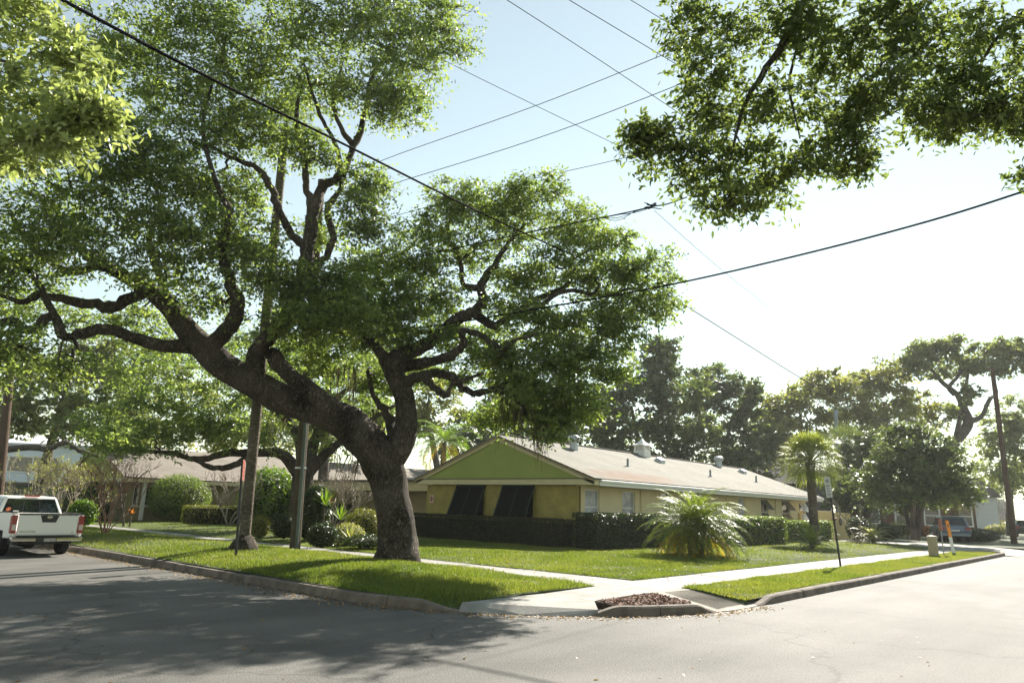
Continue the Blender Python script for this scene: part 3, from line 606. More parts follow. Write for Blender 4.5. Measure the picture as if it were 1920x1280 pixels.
# driveways and house path
dw = empty('driveway', (0, 0, 0), kind='structure')
for i in range(3): MB().prism([(42.3 + i * 2.9, 4.9, .012), (42.3 + i * 2.9 + 2.88, 4.9, .012), (42.3 + i * 2.9 + 2.88, RO - .02, .14), (42.3 + i * 2.9, RO - .02, .14)], .12).build('driveway_slab', concrete, dw)
for i in range(3):
    for j in range(6): MB().prism([(44 + i * 2.6, RI + .02 + j * 2.4, .16), (44 + i * 2.6 + 2.58, RI + .02 + j * 2.4, .16), (44 + i * 2.6 + 2.58, RI + j * 2.4 + 2.4, .16), (44 + i * 2.6, RI + j * 2.4 + 2.4, .16)], .12).build('driveway_slab', concrete, dw)
path = empty('garden_path', (0, 0, 0), kind='structure')
for i in range(6): MB().prism([(SI + .02 + i * 1.3, 21.4, .262 if i > 2 else .16 + i * .035), (SI + i * 1.3 + 1.29, 21.4, .262 if i > 2 else .175 + i * .035), (SI + i * 1.3 + 1.29, 22.7, .262 if i > 2 else .175 + i * .035), (SI + .02 + i * 1.3, 22.7, .262 if i > 2 else .16 + i * .035)], .12).build('paving_slab', concrete, path)
# mulch bed in the kerb corner
mp_ = [np.array(gz(1118, 1128, .13)), np.array(gz(1225, 1112, .145)), np.array(gz(1300, 1133, .12)), *[np.array((*arc(t, CR - .17), .125)) for t in np.linspace(aC1 - .12, aC0 + .12, 8)]]
mb_ = MB().prism(mp_, .1).build('mulch_bed', soil, kind='structure')
def in_poly(p, poly):
    x, y = p[:, 0], p[:, 1]; ins = np.zeros(len(p), bool); n = len(poly); j = n - 1
    for i in range(n):
        xi, yi, xj, yj = poly[i][0], poly[i][1], poly[j][0], poly[j][1]; c = ((yi > y) != (yj > y)) & (x < (xj - xi) * (y - yi) / (yj - yi + 1e-12) + xi); ins ^= c; j = i
    return ins
cand = np.stack([RNG.uniform(9, 13.2, 16000), RNG.uniform(5.4, 9, 16000)], 1); cand = cand[in_poly(cand, mp_)][:3200]
ch = np.concatenate([cand, (.145 + RNG.random(len(cand)) * .025)[:, None]], 1); leafd = unit(RNG.normal(size=ch.shape) * .45 + np.array([0, 0, 1.]))
o = leaves_obj('mulch_chips', ch, leafd, .075, .026, mulchm, None); tag(o, 'reddish brown bark chips filling the kerb corner', kind='stuff')
# grass blades
def grass(name, pts, hmin=.05, hmax=.11, w=.016, parent=None, dry=0.):
    n = len(pts); az = RNG.random(n) * 6.283; h = RNG.uniform(hmin, hmax, n) * (1 + .35 * np.sin(pts[:, 0] * 2.7 + np.sin(pts[:, 1] * 3.1)) * np.sin(pts[:, 1] * 2.3 + pts[:, 0])); ln = RNG.normal(size=(n, 2)) * .035; s_ = np.stack([np.cos(az), np.sin(az), np.zeros(n)], 1) * (w * .5); top = pts + np.stack([ln[:, 0], ln[:, 1], h], 1)
    v = np.stack([pts - s_, pts + s_, top], 1).reshape(-1, 3); pat = .42 + dry + .006 * np.clip(pts[:, 0] - 14, 0, 25) + .14 * np.sin(pts[:, 0] * .7 + 1) * np.sin(pts[:, 1] * .9) + .16 * np.sin(pts[:, 0] * 1.9 + np.sin(pts[:, 1] * 1.3) * 2) * np.sin(pts[:, 1] * 1.6 + pts[:, 0] * .4)
    o = npmesh(name, v, np.arange(n * 3).reshape(n, 3), L_GRASS, parent, rnd=np.repeat(np.clip(pat + RNG.normal(size=n) * .22, 0, 1), 3)); return o
def samp(x0, x1, y0, y1, n, ref, poly=None):
    p = np.stack([RNG.uniform(x0, x1, n), RNG.uniform(y0, y1, n)], 1); d = p @ fw0[:2]; p = p[RNG.random(n) < np.minimum(1, (ref / np.maximum(d, 1)) ** 1.6)]
    if poly is not None: p = p[in_poly(p, poly)]
    return np.concatenate([p, (hz(p[:, 0], p[:, 1]) - .01)[:, None]], 1)
vp = [(7.82, 60), (7.82, CY)] + [tuple(arc(a, CR - .2)) for a in np.linspace(math.pi, aL - .03, 10)] + [(tipL[0], tipL[1]), (SO - .01, 11.5), (SO - .01, 60)]
g1 = np.concatenate([samp(7.7, 12.5, 6.5, 20, 150000, 15, vp), samp(7.7, 12.5, 20, 50, 90000, 17, vp)])
o = grass('verge_grass', g1, .04, .09); tag(o, 'thick green grass on the verge round the oak', kind='stuff')
g2 = np.concatenate([samp(SI + .02, 22, RI + .02, 24, 420000, 12.5), samp(SI + .02, 20.5, 24, 48, 90000, 18), samp(22, 44, RI + .02, 14.3, 90000, 17)])
o = grass('lawn_grass', g2, .035, .075, .018); tag(o, 'mown green grass in front of the olive brick house', kind='stuff')
v2p = [(max(kr0[0], 12.9), 5.64), (41.4, 5.64), (41.4, RO - .02), (r0[0], RO - .02)]
g3 = samp(12.5, 41.5, 5.6, RO, 120000, 17, v2p); o = grass('street_verge_grass', g3, .03, .07, .018, None, .14); tag(o, 'grass strip between the right hand kerb and pavement', kind='stuff')
# leaf litter along the gutters
n = 1500; t = RNG.random(n); ly = np.where(t < .6, RNG.uniform(CY, 30, n), 0)
lit = np.stack([7.58 - np.abs(RNG.normal(size=n)) * .25, RNG.uniform(CY - 1, 30, n), .006 + RNG.random(n) * .01], 1)
la = RNG.uniform(aL - .3, aR, 900); lr = CR + np.abs(RNG.normal(size=900)) * .16 + .02; l2 = np.stack([CX + lr * np.cos(la), CY + lr * np.sin(la), .006 + RNG.random(900) * .01], 1)
l3 = np.stack([RNG.uniform(-2, 12, 260), RNG.uniform(2, 14, 260), np.full(260, .006)], 1); l3 = l3[(np.hypot(l3[:, 0] - CX, l3[:, 1] - CY) > CR) | (l3[:, 0] < 7.4)]; l3 = l3[(l3[:, 0] < 7.5) | (l3[:, 1] < 5.4)]
lw_ = np.concatenate([np.stack([RNG.uniform(7.9, 12.3, 500), RNG.uniform(9, 26, 500)], 1), np.stack([RNG.uniform(13.9, 30, 500), RNG.uniform(8.7, 14, 500)], 1), np.stack([RNG.uniform(12.4, 40, 260), RNG.uniform(RO, RI, 260)], 1), np.stack([RNG.uniform(SO, SI, 160), RNG.uniform(9, 26, 160)], 1)]); l4 = np.concatenate([lw_, (hz(lw_[:, 0], lw_[:, 1]) + np.where(((lw_[:, 1] < RI) & (lw_[:, 1] > RO)) | ((lw_[:, 0] > SO) & (lw_[:, 0] < SI)), .004, .06))[:, None]], 1)
la_ = np.concatenate([lit, l2, l3, l4]); o = leaves_obj('leaf_litter', la_, unit(RNG.normal(size=la_.shape) * .3 + np.array([0, 0, 1.])), .06, .028, L_DRY, None); tag(o, 'dry brown leaves lying in the gutters', kind='stuff')

# ================================================================ BUILDINGS
def quad_uv(name, pts, m, parent, th=.06, size=None):
    """roof plane: pts a,b (eave) c,d (ridge); UV in metres along eave and slope"""
    a, b, c, d = [np.array(p, float) for p in pts]; n = unit(np.cross(b - a, d - a)); mb = MB().add([a, b, c, d, a - n * th, b - n * th, c - n * th, d - n * th], [(0, 1, 2, 3), (7, 6, 5, 4), (0, 4, 5, 1), (1, 5, 6, 2), (2, 6, 7, 3), (3, 7, 4, 0)])
    o = mb.build(name, m, parent); me = o.data; uv = me.uv_layers.new(name='UVMap'); ex = unit(b - a); ey = np.cross(n, ex)
    for lp in me.loops: q = np.array(me.vertices[lp.vertex_index].co) - a; uv.data[lp.index].uv = (float(q @ ex), float(q @ ey))
    return o
def window(parent, wall_pts, frame=.06, proud=.0, rail=True, m=glass, fm=white, sill=True, inset=.10):
    """window in a wall facing -y: wall_pts = (x0, x1, z0, z1, y)"""
    x0, x1, z0, z1, y = wall_pts; f = MB(); y1 = y + inset
    f.box(x0, x0 + frame, y1 - .04, y1 + .03, z0, z1); f.box(x1 - frame, x1, y1 - .04, y1 + .03, z0, z1); f.box(x0 + frame, x1 - frame, y1 - .04, y1 + .03, z1 - frame, z1); f.box(x0 + frame, x1 - frame, y1 - .04, y1 + .03, z0, z0 + frame)
    if rail: f.box(x0 + frame, x1 - frame, y1 - .045, y1 + .03, (z0 + z1) / 2 - frame * .5, (z0 + z1) / 2 + frame * .5)
    w = f.build('window', fm, parent); MB().box(x0 + frame * .9, x1 - frame * .9, y1 + .005, y1 + .02, z0 + .02, z1 - .02).build('pane', m, w)
    if sill: MB().box(x0 - .05, x1 + .05, y - .05, y1, z0 - .07, z0 - .003).build('sill', MATS['cream_stucco'], w)
    return w
def wall_with_holes(x0, x1, z0, z1, y, holes, th=.2):
    """wall facing -y with rectangular openings (x0, x1, z0, z1)"""
    mb = MB(); xs = sorted(set([x0, x1] + [h[0] for h in holes] + [h[1] for h in holes]))
    for a, b in zip(xs[:-1], xs[1:]):
        hs = sorted([h for h in holes if h[0] <= a + 1e-6 and h[1] >= b - 1e-6], key=lambda h: h[2]); z = z0
        for h in hs: mb.box(a, b, y, y + th, z, h[2]); z = h[3]
        mb.box(a, b, y, y + th, z, z1)
    return mb
# ---- main house
HX, HY0, HY1, HXE = 22.05, 15.95, 24.35, 45.9                      # brick front, right wall, left wall, far end
EX, EY0, EY1, EXE, ZE, ZR = 21.72, 15.0, 24.8, 46.2, 2.72, 4.50; YM = (EY0 + EY1) / 2
house = empty('brick_house', (HX, YM, .2), 0, 'low olive brick house with green gable and long grey shingle roof', 'house')
HB = np.array([HX, YM, .2])
class HM(MB):                                                       # world coordinates in, house-local out
    def __init__(s, base): super().__init__(); s.b = np.array(base, float)
    def add(s, vs, fs): return super().add([np.array(v, float) - s.b for v in vs], fs)
def hm(): return HM(HB)
wins = []
wpx = [(1097, 1124, 917), (1167, 1191, 921), (1240, 1256, 923), (1300, 1316, 925), (1385, 1397, 933), (1427, 1439, 935), (1466, 1480, 938), (1498, 1511, 941)]
for a, b, t in wpx:
    xa, xb = PY(a, 940, HY0)[0], PY(b, 940, HY0)[0]; wins.append((xa, xb, 1.02, PY((a + b) / 2, t, HY0)[2]))
wl_ = wall_with_holes(HX + .13, HXE, .05, 2.5, HY0, wins); w2 = hm(); w2.add(wl_.v, wl_.f)
w2.box(HX + .13, HXE, HY1 - .2, HY1, .05, 2.5); w2.box(HXE - .2, HXE, HY0 + .2, HY1 - .2, .05, 2.5)
w2.build('wall', cream, house)
hm().box(HX + .13, HX + .3, HY0 + .2, HY1 - .2, .05, 2.5).build('front_backing_wall', mortar, house)
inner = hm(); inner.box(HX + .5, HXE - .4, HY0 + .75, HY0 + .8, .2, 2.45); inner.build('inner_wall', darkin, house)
bk = hm(); zz = .16; row = 0                                        # brick courses of the front
while zz < 2.42:
    yb = HY0 + (0 if row % 2 else -.105)
    while yb < HY1:
        a, b = max(yb, HY0), min(yb + .20, HY1); d = RNG.normal() * .0025
        if b - a > .04: bk.box(HX + d, HX + .12, a + .006, b - .006, zz + .006, zz + .068)
        yb += .21
    zz += .074; row += 1
bo = bk.build('brick_facing', brickm, house); bo['kind'] = 'stuff'
hm().box(HX + .02, HX + .128, HY0 + .004, HY1 - .004, .05, 2.44).build('mortar_bed', mortar, house)
# gable, trims
g = hm(); gz0 = 2.72; g.add([(EX + .06, EY0 + .25, gz0), (EX + .06, EY1 - .25, gz0), (EX + .06, YM, ZR - .10), (EX + .2, EY0 + .25, gz0), (EX + .2, EY1 - .25, gz0), (EX + .2, YM, ZR - .10)], [(0, 2, 1), (3, 4, 5), (0, 1, 4, 3), (1, 2, 5, 4), (2, 0, 3, 5)]); g.build('gable_panel', greenp, house)
hm().box(EX, EX + .30, EY0 + .02, EY1 - .02, 2.47, 2.69).build('gable_fascia', trimc, house, bevel=.01)
hm().box(EX - .02, EX + .30, EY0 + .02, EY1 - .02, 2.69, 2.717).build('drip_edge', plast, house)
sl = (ZR - ZE) / (YM - EY0)
for s_ in (1, -1):
    e0 = EY0 if s_ == 1 else EY1
    for k, (dx, dz0, dz1, m_, nm) in enumerate(((-.03, -.035, -.155, barge, 'barge_board'), (.0, -.156, -.26, trimc, 'barge_trim'))):
        mb = hm(); mb.prism([(EX + dx, e0, ZE + dz0 + .02), (EX + dx, YM, ZR + dz0 + .02), (EX + dx, YM, ZR + dz1 + .02), (EX + dx, e0, ZE + dz1 + .02)], (.1 - dx, 0, 0)); mb.build(nm, m_, house)
loc = lambda p: np.array(p, float) - HB
rf = quad_uv('roof', [loc((EX - .05, EY0 - .03, ZE)), loc((EXE, EY0 - .03, ZE)), loc((EXE, YM, ZR)), loc((EX - .05, YM, ZR))], roofm, house)
quad_uv('roof', [loc((EXE, EY1 + .03, ZE)), loc((EX - .05, EY1 + .03, ZE)), loc((EX - .05, YM, ZR)), loc((EXE, YM, ZR))], roofm, house)
mb = hm(); mb.tube([(EX - .05, YM, ZR + .01), (EXE, YM, ZR + .01)], .05, 8); mb.build('ridge_cap', roofm, house)
hm().box(EX + .31, EXE, EY0 - .02, EY0 + .04, 2.46, 2.66).build('eave_fascia', white, house)
hm().box(EX + .31, EXE, EY0 - .10, EY0 - .021, 2.57, 2.668).build('gutter', white, house, bevel=.02)
hm().box(EX + .32, EXE - .01, EY0 + .042, HY0 + .1, 2.47, 2.50).build('soffit', trimc, house)
mb = hm(); mb.add([(HXE - .05, HY0, 2.5), (HXE - .05, HY1, 2.5), (HXE - .05, YM, ZR - .15)], [(0, 1, 2)]); mb.build('far_gable', cream, house)
for i, w in enumerate(wins):
    wl2 = (w[0] - HB[0], w[1] - HB[0], w[2] - HB[2], w[3] - HB[2], HY0 - HB[1])
    o = window(house, wl2, .05, m=blind if i in (0, 1, 4) else glass)
    if i in (5, 6, 7):                                              # awning sashes pushed open
        for k in range(2):
            zt = wl2[3] - .04 - k * (wl2[3] - wl2[2]) * .5; hh = (wl2[3] - wl2[2]) * .46; o_ = .42 if i < 7 else .25
            MB().prism([(wl2[0] + .03, wl2[4] + .03, zt), (wl2[1] - .03, wl2[4] + .03, zt), (wl2[1] - .03, wl2[4] - o_, zt - hh * .8), (wl2[0] + .03, wl2[4] - o_, zt - hh * .8)], .02).build('awning_sash', blind if i == 7 else glass_mat('sash_glass%d%d' % (i, k), (.10, .12, .12), .1), o)
for px in (1201, 1361, 1453):
    xd = PY(px, 940, HY0)[0]; hm().box(xd - .04, xd + .04, HY0 - .075, HY0 - .003, .2, 2.46).build('downpipe', cream, house, bevel=.012)
xb = PY(1496, 950, HY0)[0]; hm().box(xb - .12, xb + .2, HY0 - .16, HY0 - .003, 1.1, 1.75).build('meter_box', yelwall, house, bevel=.01)
# two angled shutters on the front
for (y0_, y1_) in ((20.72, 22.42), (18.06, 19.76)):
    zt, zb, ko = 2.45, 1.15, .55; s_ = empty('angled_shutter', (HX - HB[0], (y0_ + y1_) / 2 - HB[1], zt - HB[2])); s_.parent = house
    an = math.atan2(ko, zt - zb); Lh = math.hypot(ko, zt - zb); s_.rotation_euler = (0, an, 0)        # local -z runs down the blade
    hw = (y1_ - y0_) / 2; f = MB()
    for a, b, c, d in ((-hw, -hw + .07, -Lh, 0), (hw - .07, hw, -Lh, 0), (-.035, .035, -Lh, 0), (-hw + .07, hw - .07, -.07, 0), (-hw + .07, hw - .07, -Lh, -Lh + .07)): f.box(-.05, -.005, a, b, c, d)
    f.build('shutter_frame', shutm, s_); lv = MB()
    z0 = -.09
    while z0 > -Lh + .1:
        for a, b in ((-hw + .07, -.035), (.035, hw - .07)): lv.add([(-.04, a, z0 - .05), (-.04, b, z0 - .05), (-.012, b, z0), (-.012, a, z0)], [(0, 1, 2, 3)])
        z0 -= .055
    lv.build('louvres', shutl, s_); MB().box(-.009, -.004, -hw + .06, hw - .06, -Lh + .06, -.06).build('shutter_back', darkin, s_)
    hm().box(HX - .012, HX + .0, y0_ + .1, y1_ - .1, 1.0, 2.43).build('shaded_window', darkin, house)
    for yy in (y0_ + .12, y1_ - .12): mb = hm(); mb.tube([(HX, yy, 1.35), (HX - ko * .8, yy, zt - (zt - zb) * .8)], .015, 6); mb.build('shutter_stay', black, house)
# cupola, vents
def on_roof(px, py):
    """point of the right-hand slope seen at a photo pixel"""
    d = ray(px, py); n = np.array([0, -sl, 1.]); p0 = np.array([0, EY0, ZE]); t = ((p0 - CAM) @ n) / (d @ n); return CAM + d * t
cp = on_roof(1204, 853) - HB; cl_ = empty('cupola', cp); cl_.scale = (.74, .74, .74); cl_.parent = rf
s_ = .44
MB().box(-s_, s_, -s_, s_, -.3, .32).build('cupola_base', white, cl_); mb = MB()
for a in (-1, 1):
    for b in (-1, 1): mb.box(a * .36 - .05, a * .36 + .05, b * .36 - .05, b * .36 + .05, .32, .68)
for k in range(4): mb.box(-.33, .33, -.33, .33, .36 + k * .075, .395 + k * .075)
mb.box(-.44, .44, -.44, .44, .66, .70); mb.build('cupola_louvres', white, cl_)
prof = [(.56, .70), (.40, .77), (.26, .87), (.14, 1.0), (.05, 1.13), (.0, 1.2)]; vs = []; fs = []
for r_, z in prof: vs += [(-r_, -r_, z), (r_, -r_, z), (r_, r_, z), (-r_, r_, z)]
for i in range(5): fs += [(i * 4 + j, i * 4 + (j + 1) % 4, i * 4 + 4 + (j + 1) % 4, i * 4 + 4 + j) for j in range(4)]
MB().add(vs, fs + [(3, 2, 1, 0)]).build('cupola_roof', white, cl_)
for px, py in ((1177, 874), (1332, 893), (1418, 903)):
    q = on_roof(px, py) - HB; mb = MB(); mb.lathe([(.11, -.03), (.06, .04), (.05, .05), (.05, .34), (.045, .345)], q, 10); mb.build('vent_pipe', pipem, rf)
for px, py in ((1236, 866), (1391, 886)):
    q = on_roof(px, py) - HB; mb = MB(); k = .22; a = sl
    mb.add([(q[0] + x_, q[1] + y_, q[2] + y_ * a + z) for x_, y_, z in ((-k, -k, .0), (k, -k, .0), (k, k, 0), (-k, k, 0), (-k, -k, .2), (k, -k, .2), (k, k * .7, .06), (-k, k * .7, .06), (-k * .8, 0, .24), (k * .8, 0, .24))], [(0, 1, 5, 4), (1, 2, 6, 5), (3, 0, 4, 7), (4, 5, 9, 8), (8, 9, 6, 7), (2, 3, 7, 6), (4, 8, 7), (5, 6, 9)]); mb.build('roof_vent', galv, rf)
for px, py in ((1348, 874), (1076, 842)):
    q = on_roof(px, py) - HB; mb = MB(); mb.lathe([(.20, -.1), (.18, .3), (.2, .32), (.27, .36), (.30, .45), (.27, .55), (.15, .62), (.01, .64)], q, 16); mb.build('turbine_vent', galv, rf, smooth=False)
# small sign beside the corner of the brick front
sg = empty('wall_sign', (HX - .012, 24.0, 1.85), 0, 'small white plate with dark red diamond on the brick wall corner', 'sign')
MB().box(-.008, .0, -.12, .12, -.17, .17).build('plate', signp, sg, bevel=.004); MB().prism([(-.0095, 0, .145), (-.0095, .10, 0), (-.0095, 0, -.145), (-.0095, -.10, 0)], (.0012, 0, 0)).build('diamond', mat('sign_maroon', (.16, .02, .03), .5), sg); MB().prism([(-.011, 0, .035), (-.011, .03, 0), (-.011, 0, -.035), (-.011, -.03, 0)], (.0012, 0, 0)).build('emblem', signp, sg)
# ---- second house, parallel, further left
B2 = np.array([16.5, 47.5, .15])
h2 = empty('tan_house', B2, 0, 'long tan house with pale shingle roof and green gable behind the clipped bushes', 'house')
def h2m(): return HM(B2)
bx0, bx1, by0, by1 = 16.4, 52., 43.3, 51.9; ez, rz = 2.62, 4.6
ym2 = (by0 + by1) / 2
def pxx(px): return PY(px, 925, by0)[0]
hol = [(pxx(250), pxx(261), 1.05, 2.3), (pxx(265), pxx(296), 1.05, 2.3), (pxx(455), pxx(500), 1.05, 2.2), (pxx(610), pxx(640), .3, 2.2), (pxx(690), pxx(715), .3, 2.2)]
a = wall_with_holes(bx0, bx1, .05, 2.55, by0, hol); mb = h2m(); mb.add(a.v, a.f); mb.box(bx0, bx0 + .2, by0 + .2, by1, .05, 2.55); mb.build('wall', mat('tan_stucco', (.30, .25, .13), .85, .08, 2), h2)
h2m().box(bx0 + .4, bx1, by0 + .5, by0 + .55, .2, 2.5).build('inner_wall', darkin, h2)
for w in hol[:3]:
    w = (w[0] - B2[0], w[1] - B2[0], w[2] - B2[2], w[3] - B2[2], by0 - B2[1]); window(h2, w, .07, rail=False)
for px in (264,): h2m().box(pxx(px) - .09, pxx(px) + .09, by0 - .5, by0 - .35, .15, 2.5).build('porch_post', white, h2)
l2 = lambda p: np.array(p) - B2
quad_uv('roof', [l2((bx0 - .4, by0 - .75, ez)), l2((bx1, by0 - .75, ez)), l2((bx1, ym2, rz)), l2((bx0 - .4, ym2, rz))], roofb, h2); quad_uv('roof', [l2((bx1, by1 + .75, ez)), l2((bx0 - .4, by1 + .75, ez)), l2((bx0 - .4, ym2, rz)), l2((bx1, ym2, rz))], roofb, h2)
h2m().box(bx0 - .3, bx1, by0 - .73, by0 - .66, ez - .26, ez - .07).build('eave_fascia', trimc, h2); h2m().box(bx0 - .38, bx0 - .1, by0 - .6, by1 + .6, ez - .30, ez - .10).build('gable_fascia', trimc, h2)
mb = h2m(); mb.prism([(bx0 - .25, by0 - .5, ez - .098), (bx0 - .25, ym2, rz - .14), (bx0 - .25, by1 + .5, ez - .098)], (.15, 0, 0)); mb.build('gable_panel', greenp, h2)
for s_ in (-1, 1):
    e0 = by0 - .75 if s_ < 0 else by1 + .75; mb = h2m(); mb.prism([(bx0 - .42, e0, ez - .03), (bx0 - .42, ym2, rz - .03), (bx0 - .42, ym2, rz - .2), (bx0 - .42, e0, ez - .2)], (.12, 0, 0)); mb.build('barge_board', barge, h2)
for y0_ in (45., 48.5): h2m().box(bx0 - .03, bx0 - .002, y0_, y0_ + 1.2, 1., 2.2).build('dark_window', glass, h2)
# ---- covered link between the two houses
B3 = np.array([24.5, 27.5, .15]); h3 = empty('covered_walkway', B3, 0, 'flat roofed cream walkway joining the brick house to the house behind', 'walkway')
mb = HM(B3); mb.box(22.6, 27, 24.5, 40, 2.2, 2.62); mb.build('roof_beam', trimc, h3); mb = HM(B3); mb.box(22.4, 27.2, 24.45, 40.2, 2.625, 2.72); mb.build('roof', roofb, h3)
mb = HM(B3); mb.box(26.8, 27, 24.5, 40, .1, 2.2); mb.build('wall', cream, h3)
for y_ in (24.7, 27.2, 30, 33, 36): mb = HM(B3); mb.box(22.65, 22.8, y_, y_ + .15, .1, 2.2); mb.build('post', trimc, h3)
for y_ in (25.6, 28.4): mb = HM(B3); mb.box(26.76, 26.798, y_, y_ + .9, .15, 2.1); mb.build('door', darkin, h3)
# ---- two-storey pale blue house far left
fb = P(70, 930, 62); fb[2] = .15; h4 = empty('blue_house', fb, YAW - R(90) + R(8), 'two storey pale blue house beyond the trees at far left', 'house')
k = 62 / F
def lx(px): return (px - 70) * k * 1.05
def lz(py): return 1.6 + (924 - py) * k * 1.0 - .15
mb = MB(); mb.box(lx(-160), lx(166), 0, 9, lz(906), lz(838)); mb.build('upper_wall', bluesid, h4)
MB().box(lx(-160), lx(160), .3, 8.7, 0, lz(906)).build('lower_wall', mat('green_grey_siding', (.30, .36, .33), .8, .1, 3), h4)
for i in range(14): zq = lz(906) + i * (lz(840) - lz(906)) / 14; MB().box(lx(-160), lx(166) + .01, -.02, -.001, zq, zq + .17).build('siding_board', bluesid, h4)
MB().prism([(lx(-168), -.5, lz(836)), (lx(174), -.5, lz(836)), (lx(150), 4.5, lz(815)), (lx(-150), 4.5, lz(815))], .15).build('roof', palewh, h4)
MB().box(lx(-160), lx(176), -3.5, -.03, lz(912), lz(907)).build('porch_roof', roofb, h4)
for a, b in ((-60, -25), (-22, 12), (3 + 12, 52), (55, 72), (75, 96)):
    w = MB().box(lx(a) - .08, lx(b) + .08, -.08, -.025, lz(889), lz(858)).build('window', white, h4); MB().box(lx(a), lx(b), -.1, -.081, lz(886), lz(861)).build('pane', glass, w)
MB().box(lx(-10), lx(30), .25, .295, .6, 2.2).build('dark_window', glass, h4)
# ---- houses beyond the trees on the right
hb = P(1725, 985, 66); hb[2] = .15; h5 = empty('brown_brick_house', hb, YAW - R(90) - R(14), 'brown brick house with white framed windows behind the palms on the right', 'house'); k = 66 / F
MB().box(-5.2, 4.6, 0, 8, 0, 3.3).build('wall', brickd, h5); MB().prism([(-5.8, -.6, 3.3), (5.2, -.6, 3.3), (4, 4, 5.0), (-4, 4, 5.0)], .15).build('roof', roofb, h5)
for a, b in ((-4.9, -3.4), (-1.9, -.9), (.5, 1.6), (3, 4.2)):
    w = MB().box(a - .14, b + .14, -.07, -.003, .9, 2.75).build('window', white, h5); MB().box(a, b, -.09, -.072, 1.02, 2.63).build('pane', glass, w); MB().box(a, b, -.1, -.091, 1.78, 1.86).build('sash_bar', white, w)
hb = P(1835, 960, 95); hb[2] = .15; h6 = empty('white_gable_house', hb, YAW - R(90) - R(20), 'white boarded house with tan gable roof glimpsed beside the tall pole', 'house')
MB().box(-2.2, 2.2, 0, 9, 0, 4.5).build('wall', palewh, h6)
for i in range(8): MB().box(-2.2 + i * .55, -2.2 + i * .55 + .5, -.03, -.002, 1.5, 4.5).build('board', palewh, h6)
MB().prism([(-2.7, -.5, 4.5), (2.7, -.5, 4.5), (1.0, .2, 7.0), (-1.4, .2, 7.0)], (0, 9, 0)).build('roof', roofb, h6)
hb = P(1462, 930, 74); hb[2] = .15; h7 = empty('dark_roofed_house', hb, YAW - R(90) - R(5), 'house with dark blue roof and white porch column behind the main roof', 'house')
MB().box(-5, 5, 0, 7, 0, 4.6).build('wall', mat('dark_grey', (.12, .13, .15), .8), h7); MB().prism([(-5.5, -.6, 4.6), (5.5, -.6, 4.6), (4, 3.5, 6.8), (-4, 3.5, 6.8)], .2).build('roof', roofd, h7)  # walls in one even dark grey
for x_ in (-3., -.8, 1.6): MB().box(x_ - .13, x_ + .13, -.9, -.65, 0, 4.6).build('porch_column', white, h7)
# ---- garden wall at right
w0 = G(1537, 1014, .15); gw = empty('garden_wall', (w0[0], w0[1], .15), 0, 'smooth yellow garden wall past the end of the house', 'wall'); x1_ = G(1594, 1014, .15)[0] - w0[0]
MB().box(-.5, x1_, 0, .22, -.05, 1.78).build('wall', yelwall, gw, bevel=.015); MB().box(x1_ + .003, x1_ + 4.6, .35, .57, -.05, 1.72).build('recessed_wall', yelwall, gw, bevel=.015)
mb = MB(); mb.tube([(x1_ + 2.3, .34, 1.15), (x1_ + 2.3, .30, 1.15)], .26, 18); mb.build('round_plaque', mat('plaque_brown', (.12, .08, .05), .7), gw)

# ================================================================ TREES
# ---- the big live oak
tb = np.array([11.75, 14.1, .22]); D0 = depth_of(tb)              # about 18.1 m away
oak = Tree('live_oak', 'huge leaning live oak with twisting limbs and hanging moss on the verge', tb)
b0 = P(745, 1048, D0)
oak.limb([(b0[0], b0[1], -.08, .76), (b0[0], b0[1], .16, .61), (b0[0], b0[1], .45, .54)] + pl([(745, 1005, D0, 47), (738, 955, D0, 45), (730, 905, D0, 46), (714, 866, D0, 48), (692, 834, D0 - .1, 49), (655, 797, D0 - .2, 45), (605, 772, D0 - .3, 41), (555, 757, D0 - .4, 37), (480, 722, D0 - .6, 37), (420, 685, D0 - .8, 36), (375, 645, D0 - 1, 33), (340, 605, D0 - 1.2, 29), (318, 575, D0 - 1.3, 25), (275, 542, D0 - 1.4, 21), (235, 520, D0 - 1.5, 17), (170, 480, D0 - 1.6, 12), (125, 440, D0 - 1.7, 9), (100, 380, D0 - 1.8, 6)]), 6, 28, rough=.05)
oak.limb(pl([(724, 890, D0 + .05, 26), (747, 840, D0 + .1, 33), (762, 795, D0 + .2, 30), (759, 748, D0 + .3, 26), (747, 715, D0 + .4, 25), (736, 690, D0 + .5, 27), (748, 668, D0 + .6, 23), (795, 648, D0 + .8, 18), (830, 622, D0 + 1, 17), (858, 597, D0 + 1.2, 16), (885, 585, D0 + 1.4, 15), (908, 565, D0 + 1.5, 14), (904, 533, D0 + 1.6, 11), (926, 497, D0 + 1.7, 9), (950, 460, D0 + 1.8, 6), (985, 420, D0 + 1.9, 4)]), 5, 14)
L = oak.limb
L(pl([(640, 785, D0 - .4, 32), (595, 744, D0 - .7, 25), (545, 704, D0 - .9, 21), (512, 668, D0 - 1, 21), (508, 662, D0 - 1, 15)]), 5, 12)
L(pl([(486, 735, D0 - .7, 27), (478, 690, D0 - .9, 24), (484, 655, D0 - 1.1, 22), (512, 622, D0 - 1.2, 22), (542, 588, D0 - 1.3, 21), (562, 545, D0 - 1.2, 18), (572, 490, D0 - 1.1, 18), (580, 440, D0 - 1, 17), (588, 395, D0 - .9, 17), (604, 355, D0 - .8, 13), (640, 325, D0 - .7, 11), (664, 275, D0 - .5, 10), (688, 200, D0 - .3, 8), (700, 140, D0 - .2, 6), (740, 90, D0, 4)]), 5, 12)
